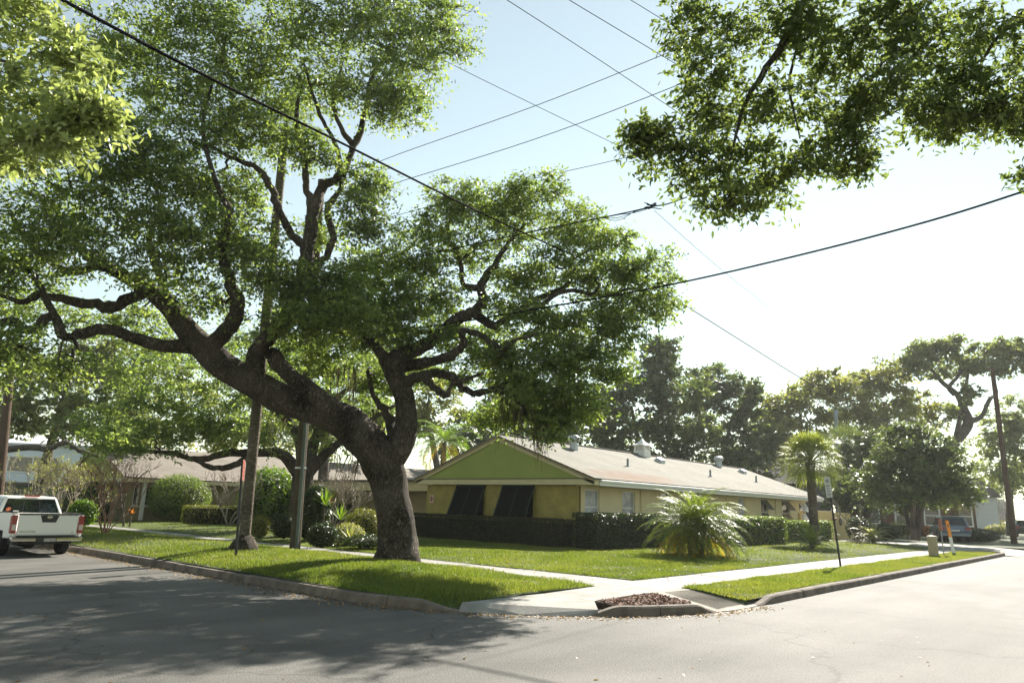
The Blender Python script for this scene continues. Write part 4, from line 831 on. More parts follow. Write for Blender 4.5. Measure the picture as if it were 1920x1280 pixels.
L(pl([(588, 400, D0 - .9, 15), (575, 350, D0 - 1, 10), (572, 310, D0 - 1.1, 9), (555, 250, D0 - 1.2, 7), (560, 180, D0 - 1.2, 5)]))
L(pl([(565, 520, D0 - 1.2, 14), (612, 480, D0 - 1, 10), (625, 440, D0 - .9, 10), (612, 395, D0 - .8, 9), (640, 350, D0 - .6, 7), (628, 300, D0 - .5, 5)]))
L(pl([(572, 460, D0 - 1.1, 13), (545, 440, D0 - 1.3, 11), (525, 395, D0 - 1.5, 11), (505, 345, D0 - 1.7, 10), (480, 315, D0 - 1.8, 8), (440, 298, D0 - 2, 6), (390, 270, D0 - 2.1, 4)]))
L(pl([(664, 275, D0 - .5, 9), (640, 240, D0 - .7, 7), (625, 190, D0 - .8, 6), (640, 130, D0 - .8, 4)])); L(pl([(640, 325, D0 - .7, 9), (630, 270, D0 - 1, 6), (600, 215, D0 - 1.2, 5), (570, 120, D0 - 1.5, 3.5)]))
L(pl([(390, 655, D0 - .9, 24), (430, 610, D0 - 1.4, 21), (446, 570, D0 - 1.7, 18), (432, 525, D0 - 2, 16), (418, 470, D0 - 2.2, 13), (430, 400, D0 - 2.4, 9), (400, 330, D0 - 2.6, 7), (380, 240, D0 - 2.7, 5), (400, 150, D0 - 2.7, 3.5)]))
L(pl([(365, 650, D0 - 1, 20), (295, 645, D0 - 1.6, 16), (215, 622, D0 - 2.2, 15), (168, 620, D0 - 2.5, 14), (120, 632, D0 - 2.8, 12), (100, 590, D0 - 3, 12), (55, 622, D0 - 3.2, 11), (20, 600, D0 - 3.4, 10), (-40, 615, D0 - 3.6, 8), (-120, 590, D0 - 3.9, 6)]))
L(pl([(275, 545, D0 - 1.4, 18), (240, 562, D0 - 1.8, 16), (205, 575, D0 - 2, 15), (140, 565, D0 - 2.3, 13), (80, 553, D0 - 2.6, 10), (40, 565, D0 - 2.8, 7), (-30, 540, D0 - 3, 5)])); L(pl([(105, 595, D0 - 3, 9), (80, 550, D0 - 2.9, 8), (60, 510, D0 - 2.8, 6), (10, 480, D0 - 2.8, 4)]))
L(pl([(235, 522, D0 - 1.5, 13), (190, 500, D0 - 1.9, 11), (120, 505, D0 - 2.4, 9), (50, 450, D0 - 2.8, 6), (20, 400, D0 - 3, 4)])); L(pl([(330, 590, D0 - 1.2, 14), (300, 520, D0 - 1, 10), (280, 450, D0 - .8, 8), (300, 380, D0 - .5, 6), (270, 300, D0 - .3, 4)]))
L(pl([(740, 690, D0 + .5, 18), (800, 678, D0 + .2, 14), (845, 667, D0 - .2, 12), (870, 645, D0 - .4, 9), (866, 620, D0 - .5, 8), (900, 628, D0 - .6, 8), (940, 655, D0 - .8, 7), (960, 640, D0 - .9, 5), (1010, 625, D0 - 1, 4)]))
L(pl([(752, 720, D0 + .3, 18), (790, 705, D0 + 0, 13), (818, 700, D0 - .2, 12), (845, 705, D0 - .3, 11), (868, 728, D0 - .4, 10), (892, 738, D0 - .5, 9), (930, 730, D0 - .6, 8), (968, 748, D0 - .7, 7), (990, 780, D0 - .8, 5), (1010, 800, D0 - .8, 3)]))
L(pl([(792, 706, D0, 11), (818, 730, D0 - .4, 9), (838, 742, D0 - .6, 7), (850, 720, D0 - .6, 5), (905, 700, D0 - .6, 4)])); L(pl([(735, 700, D0 + .5, 22), (712, 660, D0 + .3, 14), (680, 625, D0 + .1, 9), (640, 600, D0, 6)])); L(pl([(886, 585, D0 + 1.4, 13), (925, 610, D0 + 1.2, 10), (945, 600, D0 + 1.1, 9), (1000, 580, D0 + 1, 7), (1060, 545, D0 + 1, 6), (1130, 555, D0 + .9, 5), (1190, 540, D0 + .8, 3.5), (1240, 560, D0 + .8, 2.5)]))
L(pl([(905, 540, D0 + 1.6, 10), (870, 535, D0 + 1.9, 8), (862, 490, D0 + 2, 6), (840, 440, D0 + 2.2, 5), (850, 390, D0 + 2.3, 3.5)])); L(pl([(945, 600, D0 + 1.1, 8), (1010, 560, D0 + 1.4, 7), (1068, 530, D0 + 1.6, 6), (1070, 490, D0 + 1.7, 5), (1120, 460, D0 + 1.8, 3.5)])); L(pl([(930, 730, D0 - .6, 7), (990, 700, D0 - .2, 6), (1050, 680, D0, 5), (1110, 650, D0 + .2, 3)]))
L(pl([(748, 835, D0 + .1, 26), (735, 800, D0 + .6, 15), (722, 770, D0 + .9, 9), (700, 740, D0 + 1.2, 7), (690, 690, D0 + 1.4, 5)]), rough=.2)
CLP = [(830, 55, 17.7, 78, 60), (760, 20, 17.8, 90, 70), (765, 125, 17.6, 70, 60, .8), (745, 200, 17.5, 55, 45, .7), (690, 60, 17.2, 95, 80), (690, 160, 17.2, 60, 50, .6), (600, 60, 16.8, 100, 80), (600, 160, 16.8, 75, 55, .6),
 (500, 40, 16.4, 110, 80), (520, 150, 16.2, 95, 70), (410, 110, 16, 110, 80), (440, 210, 16, 100, 65), (330, 50, 16, 110, 80), (300, 160, 15.6, 110, 70), (230, 90, 15.8, 100, 80), (350, 260, 15.8, 100, 60, .9), (510, 255, 16.6, 80, 45, .8), (590, 290, 17, 55, 35, .5),
 (240, 300, 15.4, 110, 70), (150, 220, 15.4, 110, 80), (130, 340, 15.2, 110, 70), (330, 350, 15.6, 90, 60), (420, 360, 16, 85, 55), (250, 410, 15.6, 100, 60, .9), (60, 420, 15, 100, 65), (150, 470, 15.2, 90, 50, .7), (360, 440, 15.8, 85, 55), (450, 450, 15.8, 80, 55), (500, 520, 15.6, 90, 50), (580, 540, 16, 80, 45, .9), (640, 520, 16.8, 50, 45, .6), (300, 510, 15.9, 80, 45, .6), (20, 520, 14.8, 90, 50, .7), (680, 400, 17, 48, 70, .8), (690, 345, 17.2, 40, 40, .6), (640, 590, 16.6, 70, 38, .9), (560, 600, 15.8, 70, 30, .5), (390, 560, 16, 60, 35, .5), (-60, 300, 14.8, 110, 100), (-60, 500, 14.6, 100, 80), (40, 650, 14.4, 70, 40, .5), (-50, 690, 14.4, 80, 50, .6), (130, 690, 15.0, 55, 35, .35), (600, -80, 17, 160, 70, .6), (380, -80, 16, 160, 70, .6), (780, -60, 17.6, 110, 50, .6), (160, -60, 15.6, 160, 80, .6), (600, 430, 17.6, 40, 30, .3), (255, 590, 20, 60, 28, .5), (150, 600, 20, 60, 28, .45), (50, 580, 20, 60, 28, .45), (310, 640, 20, 45, 24, .4)]
CRP = [(850, 375, 20, 60, 45), (995, 355, 19.8, 72, 32), (910, 400, 20.2, 80, 40), (810, 440, 20, 80, 50), (960, 430, 20, 80, 42), (1060, 415, 19.8, 80, 38), (1130, 455, 19.6, 75, 38), (880, 480, 20.2, 80, 42, .8), (1210, 510, 19.2, 70, 32), (1200, 570, 19, 78, 38), (1120, 520, 19.2, 75, 35), (1040, 500, 19.8, 65, 32, .8), (985, 520, 20, 55, 32, .7), (770, 500, 19.6, 70, 48), (720, 555, 18.8, 80, 52), (800, 560, 19.4, 70, 45), (660, 620, 18.2, 75, 45), (740, 610, 18.6, 70, 40), (860, 640, 19, 55, 22, .4), (955, 570, 19.4, 60, 28, .6), (1010, 610, 18.6, 75, 35, .9), (1090, 600, 18.8, 80, 38), (1150, 630, 18.8, 60, 45, .8), (1060, 665, 18.2, 80, 38), (980, 670, 18, 70, 32, .8), (1110, 700, 18.4, 70, 42), (1020, 725, 17.6, 75, 35), (1075, 765, 17.6, 60, 32, .9), (960, 715, 17.6, 45, 28, .6), (920, 670, 18, 40, 20, .4), (700, 500, 19.4, 55, 50), (640, 560, 18.6, 50, 40), (1030, 800, 17.4, 28, 28, .4), (560, 650, 18.6, 50, 30, .5), (600, 690, 18.9, 60, 35, .5), (790, 690, 20.5, 50, 30, .5), (870, 690, 20.5, 60, 32, .55), (845, 615, 20.5, 55, 30, .5), (930, 640, 20.5, 50, 28, .6), (700, 720, 20, 40, 28, .5), (1000, 770, 18.6, 50, 28, .6), (930, 780, 19, 45, 22, .5)]
oak.clumps(pc(CLP, .5, .95), 60, 46, .54, branch_r=.06, twig_r=.022, sprigs=4)
oak.clumps(pc(CRP, .35, .9), 52, 58, .50, branch_r=.055, twig_r=.019, sprigs=4)
oak.finish(barkm, L_OAK, .122, .058)
# hanging moss
def moss(tree, spots, name='hanging_moss'):
    V = []; Fs = []
    for (px, py, dep, ln, n, spread) in spots:
        for i in range(n):
            p = P(px + RNG.normal() * spread, py + RNG.normal() * spread * .25, dep + RNG.normal() * .25); l = ln * dep / F * RNG.uniform(.4, 1.1); az = RNG.random() * 3.14; w = .014 * RNG.uniform(.5, 1.7); s_ = np.array([math.cos(az), math.sin(az), 0]) * w; k = len(V); q = p.copy(); sw = RNG.normal(size=3) * .12
            for j in range(5): wj = s_ * (1 - .8 * j / 4) * RNG.uniform(.6, 1.3); V += [q - wj, q + wj]; q = q - np.array([0, 0, l / 4]) + np.array([sw[0], sw[1], 0]) * l / 4 + np.append(RNG.normal(size=2) * .018, 0)
            Fs += [(k + 2 * j, k + 2 * j + 1, k + 2 * j + 3, k + 2 * j + 2) for j in range(4)]
    b = np.array(tree.location); return tag(npmesh(name, np.array(V) - b, np.array(Fs), mossm, tree, rnd=RNG.random(len(V))), kind='stuff')
moss(oak.o, [(945, 745, D0 - .6, 95, 26, 9), (975, 765, D0 - .7, 75, 30, 10), (1012, 800, D0 - .8, 75, 34, 7), (1000, 770, D0 - .8, 55, 20, 12), (650, 690, D0, 100, 16, 12), (672, 700, D0 + .2, 80, 12, 10), (640, 850, D0 - .2, 50, 22, 14), (670, 860, D0 - .1, 45, 16, 10), (700, 770, D0 + .8, 70, 22, 12), (715, 800, D0 + .8, 60, 20, 8), (735, 680, D0 + .4, 40, 12, 8), (600, 790, D0 - .3, 40, 12, 12), (130, 640, D0 - 2.8, 60, 10, 14), (215, 640, D0 - 2.2, 50, 8, 14), (505, 780, 26, 80, 16, 20), (1085, 620, D0 + .6, 40, 12, 14), (940, 670, D0 - .6, 40, 10, 10), (120, 470, 15.6, 60, 12, 12), (270, 470, 16, 60, 10, 12)])
# ---- overhanging branch of a near tree, top left
def simple_tree(name, label, base, limbs, clumps, bark, leafm, puffs, leaves, pr, llen, lwid, shape=4, branch_r=.05, twig_r=.015, flat=.7, dj=.3, rdk=1., group=None, n=8, hang=.25, shell=.45, sprigs=0, sr=.004):
    t = Tree(name, label, base, group)
    for l in limbs: t.limb(l, 5, n)
    t.clumps(pc(clumps, dj, rdk), puffs, leaves, pr, branch_r=branch_r, twig_r=twig_r, flat=flat, shell=shell, sprigs=sprigs); t.sr = sr; return t.finish(bark, leafm, llen, lwid, shape, hang=hang)
nb = np.array([P(-420, 900, 6.5)[0], P(-420, 900, 6.5)[1], 0.0])
lim = [[(nb[0], nb[1], -.1, .30), (nb[0], nb[1], 2.5, .24), (*P(-380, 420, 6.6), .2), (*P(-250, 120, 6.6), .12), (*P(-100, 60, 6.6), .06)], pl([(-330, 250, 6.6, 22), (-200, 230, 6.2, 14), (-60, 220, 6, 8), (60, 250, 5.8, 4)]), pl([(-250, 120, 6.6, 18), (-100, 100, 6, 9), (40, 120, 5.8, 4)])]
simple_tree('street_tree', 'near branch of glossy yellow green leaves at the top left corner', nb, lim, [(40, 60, 5.9, 90, 70), (130, 110, 5.8, 55, 50, .9), (60, 190, 5.7, 90, 55), (160, 215, 5.6, 50, 38, .9), (20, 270, 5.8, 80, 45, .9), (110, 265, 5.8, 60, 35, .7), (190, 225, 5.7, 28, 22, .4), (-60, 100, 6, 100, 100), (-60, 260, 6, 100, 80), (20, -20, 6, 100, 60, .8)], bark2, L_NEARL, 46, 17, .22, .095, .038, 6, .016, .006, dj=.15, sprigs=4, sr=.003)
# ---- overhanging branch, top right (hides the sun)
nr_ = np.array([P(2650, 900, 9)[0], P(2650, 900, 9)[1], 0.0])
lim = [[(nr_[0], nr_[1], -.1, .45), (nr_[0], nr_[1], 3, .36), (*P(2500, 200, 9.2), .28), (*P(2250, -150, 9.3), .2), (*P(2000, -180, 9.4), .14), (*P(1700, -150, 9.4), .10), (*P(1560, -60, 9.3), .08), (*P(1500, 20, 9.2), .065), (*P(1470, 80, 9.1), .055), (*P(1430, 140, 9), .045), (*P(1395, 200, 9), .03), (*P(1370, 300, 9), .015)],
 pl([(1900, -170, 9.4, 16), (1780, -40, 9.2, 9), (1720, 20, 9, 7), (1680, 80, 8.9, 6), (1640, 140, 8.8, 4), (1600, 230, 8.7, 2.5)]), pl([(1500, 20, 9.2, 7), (1498, 70, 9.3, 5), (1480, 160, 9.3, 4), (1500, 260, 9.2, 2)]), pl([(2100, -180, 9.4, 18), (1990, -40, 9.1, 9), (1900, 40, 9, 6), (1840, 120, 8.9, 4), (1860, 200, 8.9, 2)])]
simple_tree('overhanging_tree', 'dark leafy branches hanging from the top right corner against the sun', nr_, lim, [(1300, 60, 9, 55, 60), (1320, 150, 9, 60, 60), (1330, 230, 8.9, 65, 50), (1245, 275, 8.8, 55, 38), (1205, 250, 8.8, 32, 28, .7), (1310, 320, 8.8, 65, 38), (1360, 375, 8.8, 60, 25, .9), (1440, 350, 8.8, 65, 38, .9), (1500, 300, 8.9, 35, 30, .6), (1400, 280, 9, 60, 45, .8), (1420, 180, 9, 65, 60, .8), (1400, 60, 9.1, 75, 60, .9), (1500, 80, 9.3, 55, 50, .5), (1490, 200, 9.2, 50, 50, .6), (1575, 240, 8.8, 50, 45, .8), (1600, 300, 8.7, 50, 25, .8), (1570, 130, 9, 55, 55, .8), (1640, 60, 9, 70, 60, 1.1), (1660, 170, 8.8, 65, 50, 1.1), (1730, 90, 8.9, 70, 55, 1.1), (1740, 210, 8.8, 55, 35, 1.), (1790, 160, 8.9, 60, 40, 1.1), (1850, 60, 9, 75, 55, 1.1), (1870, 190, 8.8, 60, 45, 1.1), (1940, 120, 9, 70, 70, 1.1), (1930, 320, 8.4, 22, 22, .25), (1800, 230, 8.8, 50, 28, .9), (1910, 230, 8.8, 40, 28, .9), (1480, 20, 9.2, 60, 40, .8), (1540, 60, 9.2, 45, 50, .7), (1700, 10, 9, 90, 40, .9), (1600, 210, 8.9, 50, 45, .8), (1300, -50, 9.2, 80, 50, .8), (1600, -50, 9.2, 120, 50, .7), (1850, -50, 9.2, 120, 50, .7)], barkm, L_NEARR, 34, 25, .30, .108, .042, 6, .022, .008, dj=.3, sprigs=4, rdk=1.1, shell=.5)
# ---- second oak behind the poles
sb = G(563, 1003, .25); ds = depth_of(sb)
lim = [[(sb[0], sb[1], 0, .75), (*P(565, 960, ds), .55)] + pl([(568, 900, ds, 26), (572, 880, ds, 26)]), pl([(570, 900, ds, 22), (545, 868, ds - .3, 15), (525, 850, ds - .5, 13), (470, 848, ds - .9, 11), (420, 850, ds - 1.3, 9), (370, 862, ds - 1.8, 8), (330, 850, ds - 2.2, 6), (250, 845, ds - 2.8, 4)]),
 pl([(572, 890, ds, 20), (600, 860, ds + .3, 13), (625, 838, ds + .5, 11), (655, 815, ds + .7, 10), (690, 790, ds + .9, 7), (740, 760, ds + 1.2, 5)]), pl([(470, 850, ds - .9, 9), (440, 872, ds - 1.2, 8), (400, 876, ds - 1.5, 7), (360, 858, ds - 1.9, 5)]), pl([(570, 890, ds, 20), (560, 820, ds + 1, 13), (530, 780, ds + 1.5, 10), (470, 740, ds + 2, 7), (400, 700, ds + 2.4, 5)]), pl([(575, 880, ds, 18), (600, 800, ds + 1.2, 11), (640, 740, ds + 2, 8), (700, 700, ds + 2.6, 5)])]
simple_tree('live_oak', 'spreading oak with low level limbs standing behind the two poles', sb, lim, [(230, 825, ds - 3, 55, 24, .7), (300, 820, ds - 2.5, 70, 35), (290, 770, ds - 1.5, 70, 40), (370, 790, ds - 1.5, 80, 38), (440, 800, ds - 1, 70, 32), (340, 720, ds - .5, 90, 45), (430, 740, ds, 80, 38), (260, 700, ds, 70, 40), (520, 740, ds + 1, 70, 40), (500, 810, ds - .5, 55, 28, .7), (330, 650, ds + 1.5, 80, 38, .7), (420, 670, ds + 1.5, 80, 38, .8), (600, 780, ds + 1.5, 70, 35, .8), (640, 830, ds + 1, 50, 22, .6), (680, 760, ds + 2, 60, 40, .8), (560, 690, ds + 2, 80, 40, .8), (660, 690, ds + 3, 80, 40, .8), (200, 790, ds - 2, 50, 38, .7)], barkm, L_OAK, 26, 95, .62, .15, .075, branch_r=.06, twig_r=.02, dj=.6)
# ---- background trees
def bg(name, label, px, dep, clumps, leafm, llen=.40, puffs=22, leaves=60, pr=1.15, bark=bark2, limbs=None, base_py=None, trunk_r=.35, group='trees beyond the houses'):
    b = P(px, 980, dep); b[2] = .1; cs = pc(clumps, dep * .015, .8); top = np.mean([c[0] for c in cs], axis=0); hi = max(c[0][2] for c in cs)
    t = Tree(name, label, b, group); mid = b * .5 + top * .5; mid[2] = top[2] * .55
    t.limb([(*b, trunk_r), (b[0] * .8 + top[0] * .2, b[1] * .8 + top[1] * .2, top[2] * .35, trunk_r * .85), (*(b * .3 + top * .7)[:2], top[2] * .75, trunk_r * .6), (*top[:2], top[2] * 1.0, trunk_r * .35)], 4, 8)
    for l in limbs or []: t.limb(l, 5, 8)
    t.clumps(cs, puffs, leaves, pr, branch_r=trunk_r * .3, twig_r=.04, flat=.75); return t.finish(bark, leafm, llen, llen * .55)
bg('broadleaf_tree', 'tall dark evergreen tree rising behind the grey roof', 1230, 62, [(1235, 665, 62, 35, 30), (1220, 710, 62, 60, 40), (1160, 740, 62, 70, 45), (1270, 730, 61, 60, 45), (1100, 770, 62, 70, 50), (1200, 790, 60, 80, 50), (1280, 800, 60, 70, 50), (1120, 820, 61, 80, 40), (1040, 790, 63, 50, 50), (1220, 850, 60, 80, 30)], L_DARK, puffs=30, leaves=100)
bg('broadleaf_tree', 'dark rounded tree right of the tallest evergreen above the cupola', 1330, 68, [(1330, 715, 68, 50, 35), (1385, 740, 68, 45, 35), (1320, 770, 67, 70, 45), (1400, 790, 67, 50, 45), (1350, 830, 66, 80, 40), (1420, 840, 67, 40, 40), (1390, 870, 66, 60, 25)], L_DARK, puffs=30, leaves=100)
bg('broadleaf_tree', 'dark tree between the hanging moss and the brick gable', 930, 66, [(900, 800, 66, 60, 50), (970, 770, 66, 60, 50), (880, 840, 65, 60, 30), (1010, 830, 65, 70, 40), (940, 740, 67, 50, 40, .7)], L_DARK, puffs=30, leaves=100)
bg('oak_tree', 'yellowish olive oak behind the single fan palm', 1500, 72, [(1450, 770, 72, 35, 30), (1440, 830, 71, 40, 45), (1480, 760, 72, 50, 40), (1520, 730, 72, 50, 30), (1560, 720, 72, 45, 25), (1460, 810, 71, 40, 40), (1530, 790, 71, 60, 40, .8), (1590, 760, 72, 50, 40), (1480, 840, 70, 40, 30)], L_OLIVE, puffs=24, leaves=90)
bg('oak_tree', 'olive oak in the middle of the right hand tree line', 1640, 74, [(1620, 720, 74, 45, 28), (1670, 705, 74, 45, 32), (1640, 760, 73, 60, 40), (1700, 750, 74, 50, 38, .8), (1680, 800, 72, 60, 40), (1600, 810, 72, 50, 40), (1740, 780, 74, 40, 40, .7)], L_OLIVE, puffs=24, leaves=90)
d6 = 70
lim = [pl([(1775, 850, d6, 15), (1790, 830, d6, 13), (1815, 795, d6, 12), (1808, 770, d6, 11), (1795, 740, d6, 7), (1765, 715, d6, 5), (1745, 690, d6, 3)]), pl([(1815, 790, d6, 9), (1840, 780, d6, 6), (1855, 750, d6, 5), (1868, 735, d6, 4), (1862, 700, d6, 4), (1880, 690, d6, 3), (1910, 670, d6, 2)]), pl([(1790, 740, d6, 6), (1780, 725, d6, 5), (1800, 700, d6, 3.5), (1810, 670, d6, 2)])]
bg('oak_tree', 'tall sparse tree with curved bare limbs against the bright sky', 1775, d6, [(1740, 655, d6, 32, 22), (1780, 645, d6, 35, 18), (1720, 680, d6, 28, 20), (1760, 690, d6, 40, 22, .7), (1800, 680, d6, 30, 25, .6), (1860, 655, d6, 40, 22), (1900, 650, d6, 35, 22), (1840, 690, d6, 28, 20, .6), (1930, 670, d6, 30, 25), (1880, 690, d6, 25, 15, .5), (1820, 740, d6, 22, 22, .4), (1790, 770, d6, 30, 14, .3)], L_GREY, puffs=20, leaves=85, pr=.9, limbs=lim)
bg('oak_tree', 'grey green tree at the right edge behind the tall pole', 1890, 78, [(1890, 790, 78, 40, 30), (1930, 780, 78, 40, 40), (1870, 830, 77, 40, 30, .8), (1910, 850, 77, 50, 40, .8), (1880, 890, 76, 40, 25, .7), (1950, 880, 77, 40, 50)], L_GREY, puffs=24, leaves=85)
def wtree(name, label, px, dep, clumps, stems, leafm, **k):
    b = P(px, 1000, dep); b[2] = .1; t = Tree(name, label, b, 'garden trees on the right')
    for l in stems: t.limb(pl(l), 5, 8)
    t.clumps(pc(clumps, .5, .9), k.get('puffs', 28), k.get('leaves', 110), k.get('pr', .8), branch_r=.07, twig_r=.03, flat=.8); return t.finish(bark2, leafm, k.get('llen', .22), .12)
wtree('crepe_tree', 'dense dark round tree on several smooth grey stems', 1715, 44, [(1690, 850, 44, 50, 35), (1740, 840, 44, 50, 35), (1650, 890, 44, 45, 35), (1715, 890, 43.5, 55, 35), (1775, 880, 44, 45, 38), (1670, 925, 44, 50, 22), (1740, 925, 43.5, 50, 22), (1795, 925, 44, 28, 22, .8), (1700, 820, 44.5, 40, 22, .7)], [[(1716, 1012, 44, 10), (1712, 985, 44, 6), (1708, 950, 44, 5), (1700, 910, 44, 4), (1690, 870, 44, 2.5)], [(1718, 1012, 44, 9), (1724, 980, 44, 6), (1732, 945, 44, 5), (1745, 900, 44, 3), (1750, 860, 44, 2)], [(1716, 1010, 44, 8), (1706, 985, 44.3, 5), (1694, 950, 44.3, 4), (1670, 910, 44.4, 3), (1655, 890, 44.4, 2)], [(1718, 1010, 44, 7), (1720, 960, 44.2, 4), (1722, 900, 44.2, 3), (1740, 850, 44.2, 2)]], L_DARK)
wtree('garden_tree', 'dark leafy tree with leaning trunks behind the yellow wall', 1610, 56, [(1590, 870, 56, 40, 35), (1630, 860, 56, 45, 35), (1600, 915, 56, 50, 28), (1650, 910, 56, 35, 25), (1570, 910, 56, 25, 30, .8), (1610, 950, 56.5, 60, 16, .8), (1650, 830, 56, 35, 25)], [[(1600, 1010, 56, 9), (1604, 960, 56, 8), (1600, 920, 56, 7), (1592, 880, 56, 4)], [(1632, 1012, 56, 8), (1626, 970, 56, 7), (1616, 925, 56, 6), (1630, 870, 56, 4)]], L_DARK, llen=.28)
# left background
bg('oak_tree', 'shady oak mass behind the fork of the great trunk', 600, 40, [(480, 640, 40, 60, 40), (560, 600, 40, 60, 40), (640, 640, 40, 60, 45), (700, 600, 40, 50, 45), (580, 680, 39, 70, 40), (680, 700, 39, 60, 40), (500, 720, 39, 60, 40), (740, 660, 40, 40, 50), (640, 770, 39, 60, 40), (560, 790, 39, 50, 30, .7), (720, 770, 39, 40, 40, .8)], L_OAK, llen=.22, puffs=26, leaves=90, pr=.8)
bg('oak_tree', 'pale olive oak beyond the pickup truck at far left', 60, 46, [(40, 690, 46, 70, 45), (120, 700, 46, 65, 45), (180, 690, 46, 55, 40), (60, 760, 45, 70, 45), (150, 760, 45, 65, 45), (-30, 730, 46, 60, 60), (230, 740, 46, 50, 45), (30, 800, 44, 50, 25, .6), (130, 805, 44, 60, 22, .6), (200, 650, 47, 60, 30), (-40, 640, 47, 60, 40), (300, 690, 47, 50, 40), (250, 800, 45, 50, 30)], L_GREY, llen=.28, puffs=26, leaves=90, pr=.85, limbs=[pl([(12, 842, 40, 9), (60, 838, 40, 8), (90, 842, 40, 7), (120, 830, 40, 6), (150, 845, 40, 5), (185, 855, 40, 4)]), pl([(-20, 870, 42, 14), (0, 845, 41, 10), (12, 842, 40, 9)])])
bg('oak_tree', 'yellow lit oak seen through the gap right of the great trunk', 830, 52, [(800, 790, 52, 40, 40, .8), (790, 730, 52, 40, 40, .7), (850, 750, 53, 50, 40, .7), (760, 800, 51, 30, 40, .6)], L_OLIVE, llen=.3, puffs=24, leaves=90, pr=.9)
bg('oak_tree', 'hazy oak crown filling the view beyond the low limbs', 380, 60, [(300, 800, 60, 60, 40, .8), (400, 820, 60, 60, 30, .8), (480, 790, 60, 60, 40, .8), (560, 830, 60, 50, 30, .8), (620, 780, 60, 50, 50, .8), (230, 820, 60, 50, 30, .8), (680, 820, 60, 50, 40, .8), (370, 740, 61, 70, 40, .7), (520, 720, 61, 70, 40, .7)], L_OLIVE, llen=.34, puffs=24, leaves=90)
bg('oak_tree', 'far green tree line beyond the right hand street', 1900, 110, [(1840, 880, 110, 30, 18), (1900, 900, 110, 40, 20), (1960, 890, 110, 50, 30), (1870, 915, 108, 30, 14)], L_GREY, llen=.32)

# ================================================================ PALMS, HEDGES, SHRUBS
pb = G(1306, 1045, .2)
pinnate_palm('date_palm', 'bushy arching date palm with orange old fronds on the lawn', pb, .9, 46, 1.75, 1.6, L_PALM, stems=[(0, 0, 1.0), (.28, -.1, .75), (-.25, .15, .8)], ll=.30, lw=.026, nl=36, el=(-.45, 1.45), old=.2, trunk_r=.13)
pinnate_palm('date_palm', 'small feathery palm at the foot of the fan palm', G(1523, 1033, .18), .3, 26, 1.15, 1.3, L_PALM, ll=.24, lw=.026, nl=24, el=(-.1, 1.4), trunk_r=.1)
pinnate_palm('date_palm', 'little feathery palm in front of the yellow wall', G(1638, 1022, .15), .2, 26, 1.3, 1.5, L_PALE, ll=.3, lw=.04, nl=22, el=(.0, 1.4), trunk_r=.1)
sbp = G(1529, 1024, .17); ds_ = depth_of(sbp)
fan_palm('fan_palm', 'single fan palm with round golden green head beside the house end', sbp, float(P(1516, 868, ds_)[2] - .17), 74, 1.65, L_SABAL, .21, .0)
qb = P(826, 960, 42); qb[2] = .2; pinnate_palm('queen_palm', 'drooping feather palm seen between the great trunk and the gable', qb, 4.9, 22, 2.6, 2.2, L_BRIGHT, ll=.6, lw=.04, nl=34, el=(-.3, 1.3), old=.14, trunk_r=.16)
qb = P(1600, 990, 58); qb[2] = .1; fan_palm('fan_palm', 'dark fan palm crown among the garden trees', qb, 6.6, 34, 2.6, L_DARK, .22, .0)
qb = P(1795, 1000, 52); qb[2] = .1; fan_palm('fan_palm', 'fan palm with hanging dead orange leaves beside the parked car', qb, 3.4, 40, 2.0, L_HEDGE, .22, .38)
# palm whose head is lost in the oak (bulging root base)
tp = np.array([*G(456, 1032, .28)[:2], .22]); dp = depth_of(tp) 
o = empty('tall_palm', tp, 0, 'tall straight palm trunk with bulging root base in front of the utility pole', 'palm'); q2 = P(482, 760, dp); q3 = P(536, 235, dp)
mb = MB(); ctr = catmull([(0, 0, -.1), (0, 0, .35), tuple(q2 - tp), tuple((q2 + q3) / 2 - tp), tuple(q3 - tp)], 8); mb.tube(ctr, [.155 - .035 * i / len(ctr) for i in range(len(ctr))], 16); mb.build('trunk', barkp, o, smooth=True)
mb = MB(); mb.lathe([(.38, -.08), (.40, .06), (.36, .2), (.26, .34), (.16, .46)], n=18); 
for i, v in enumerate(mb.v): mb.v[i] = (v[0] * (1 + RNG.normal() * .06), v[1] * (1 + RNG.normal() * .06), v[2])
mb.build('root_bulge', barkm, o, smooth=True)
V = []; Fs = []; n0 = 0; hd = q3 - tp
for i in range(22):
    pts, v, f = frond(hd, i * 2.4, 1.2 - 1.6 * i / 22, 1.7, 1.2, 24, .4, .04); V.append(v); Fs.append(f + n0); n0 += len(v)
V = np.concatenate(V); npmesh('fronds', V, np.concatenate(Fs), L_PALM, o, rnd=np.repeat(RNG.random(len(V) // 4), 4))
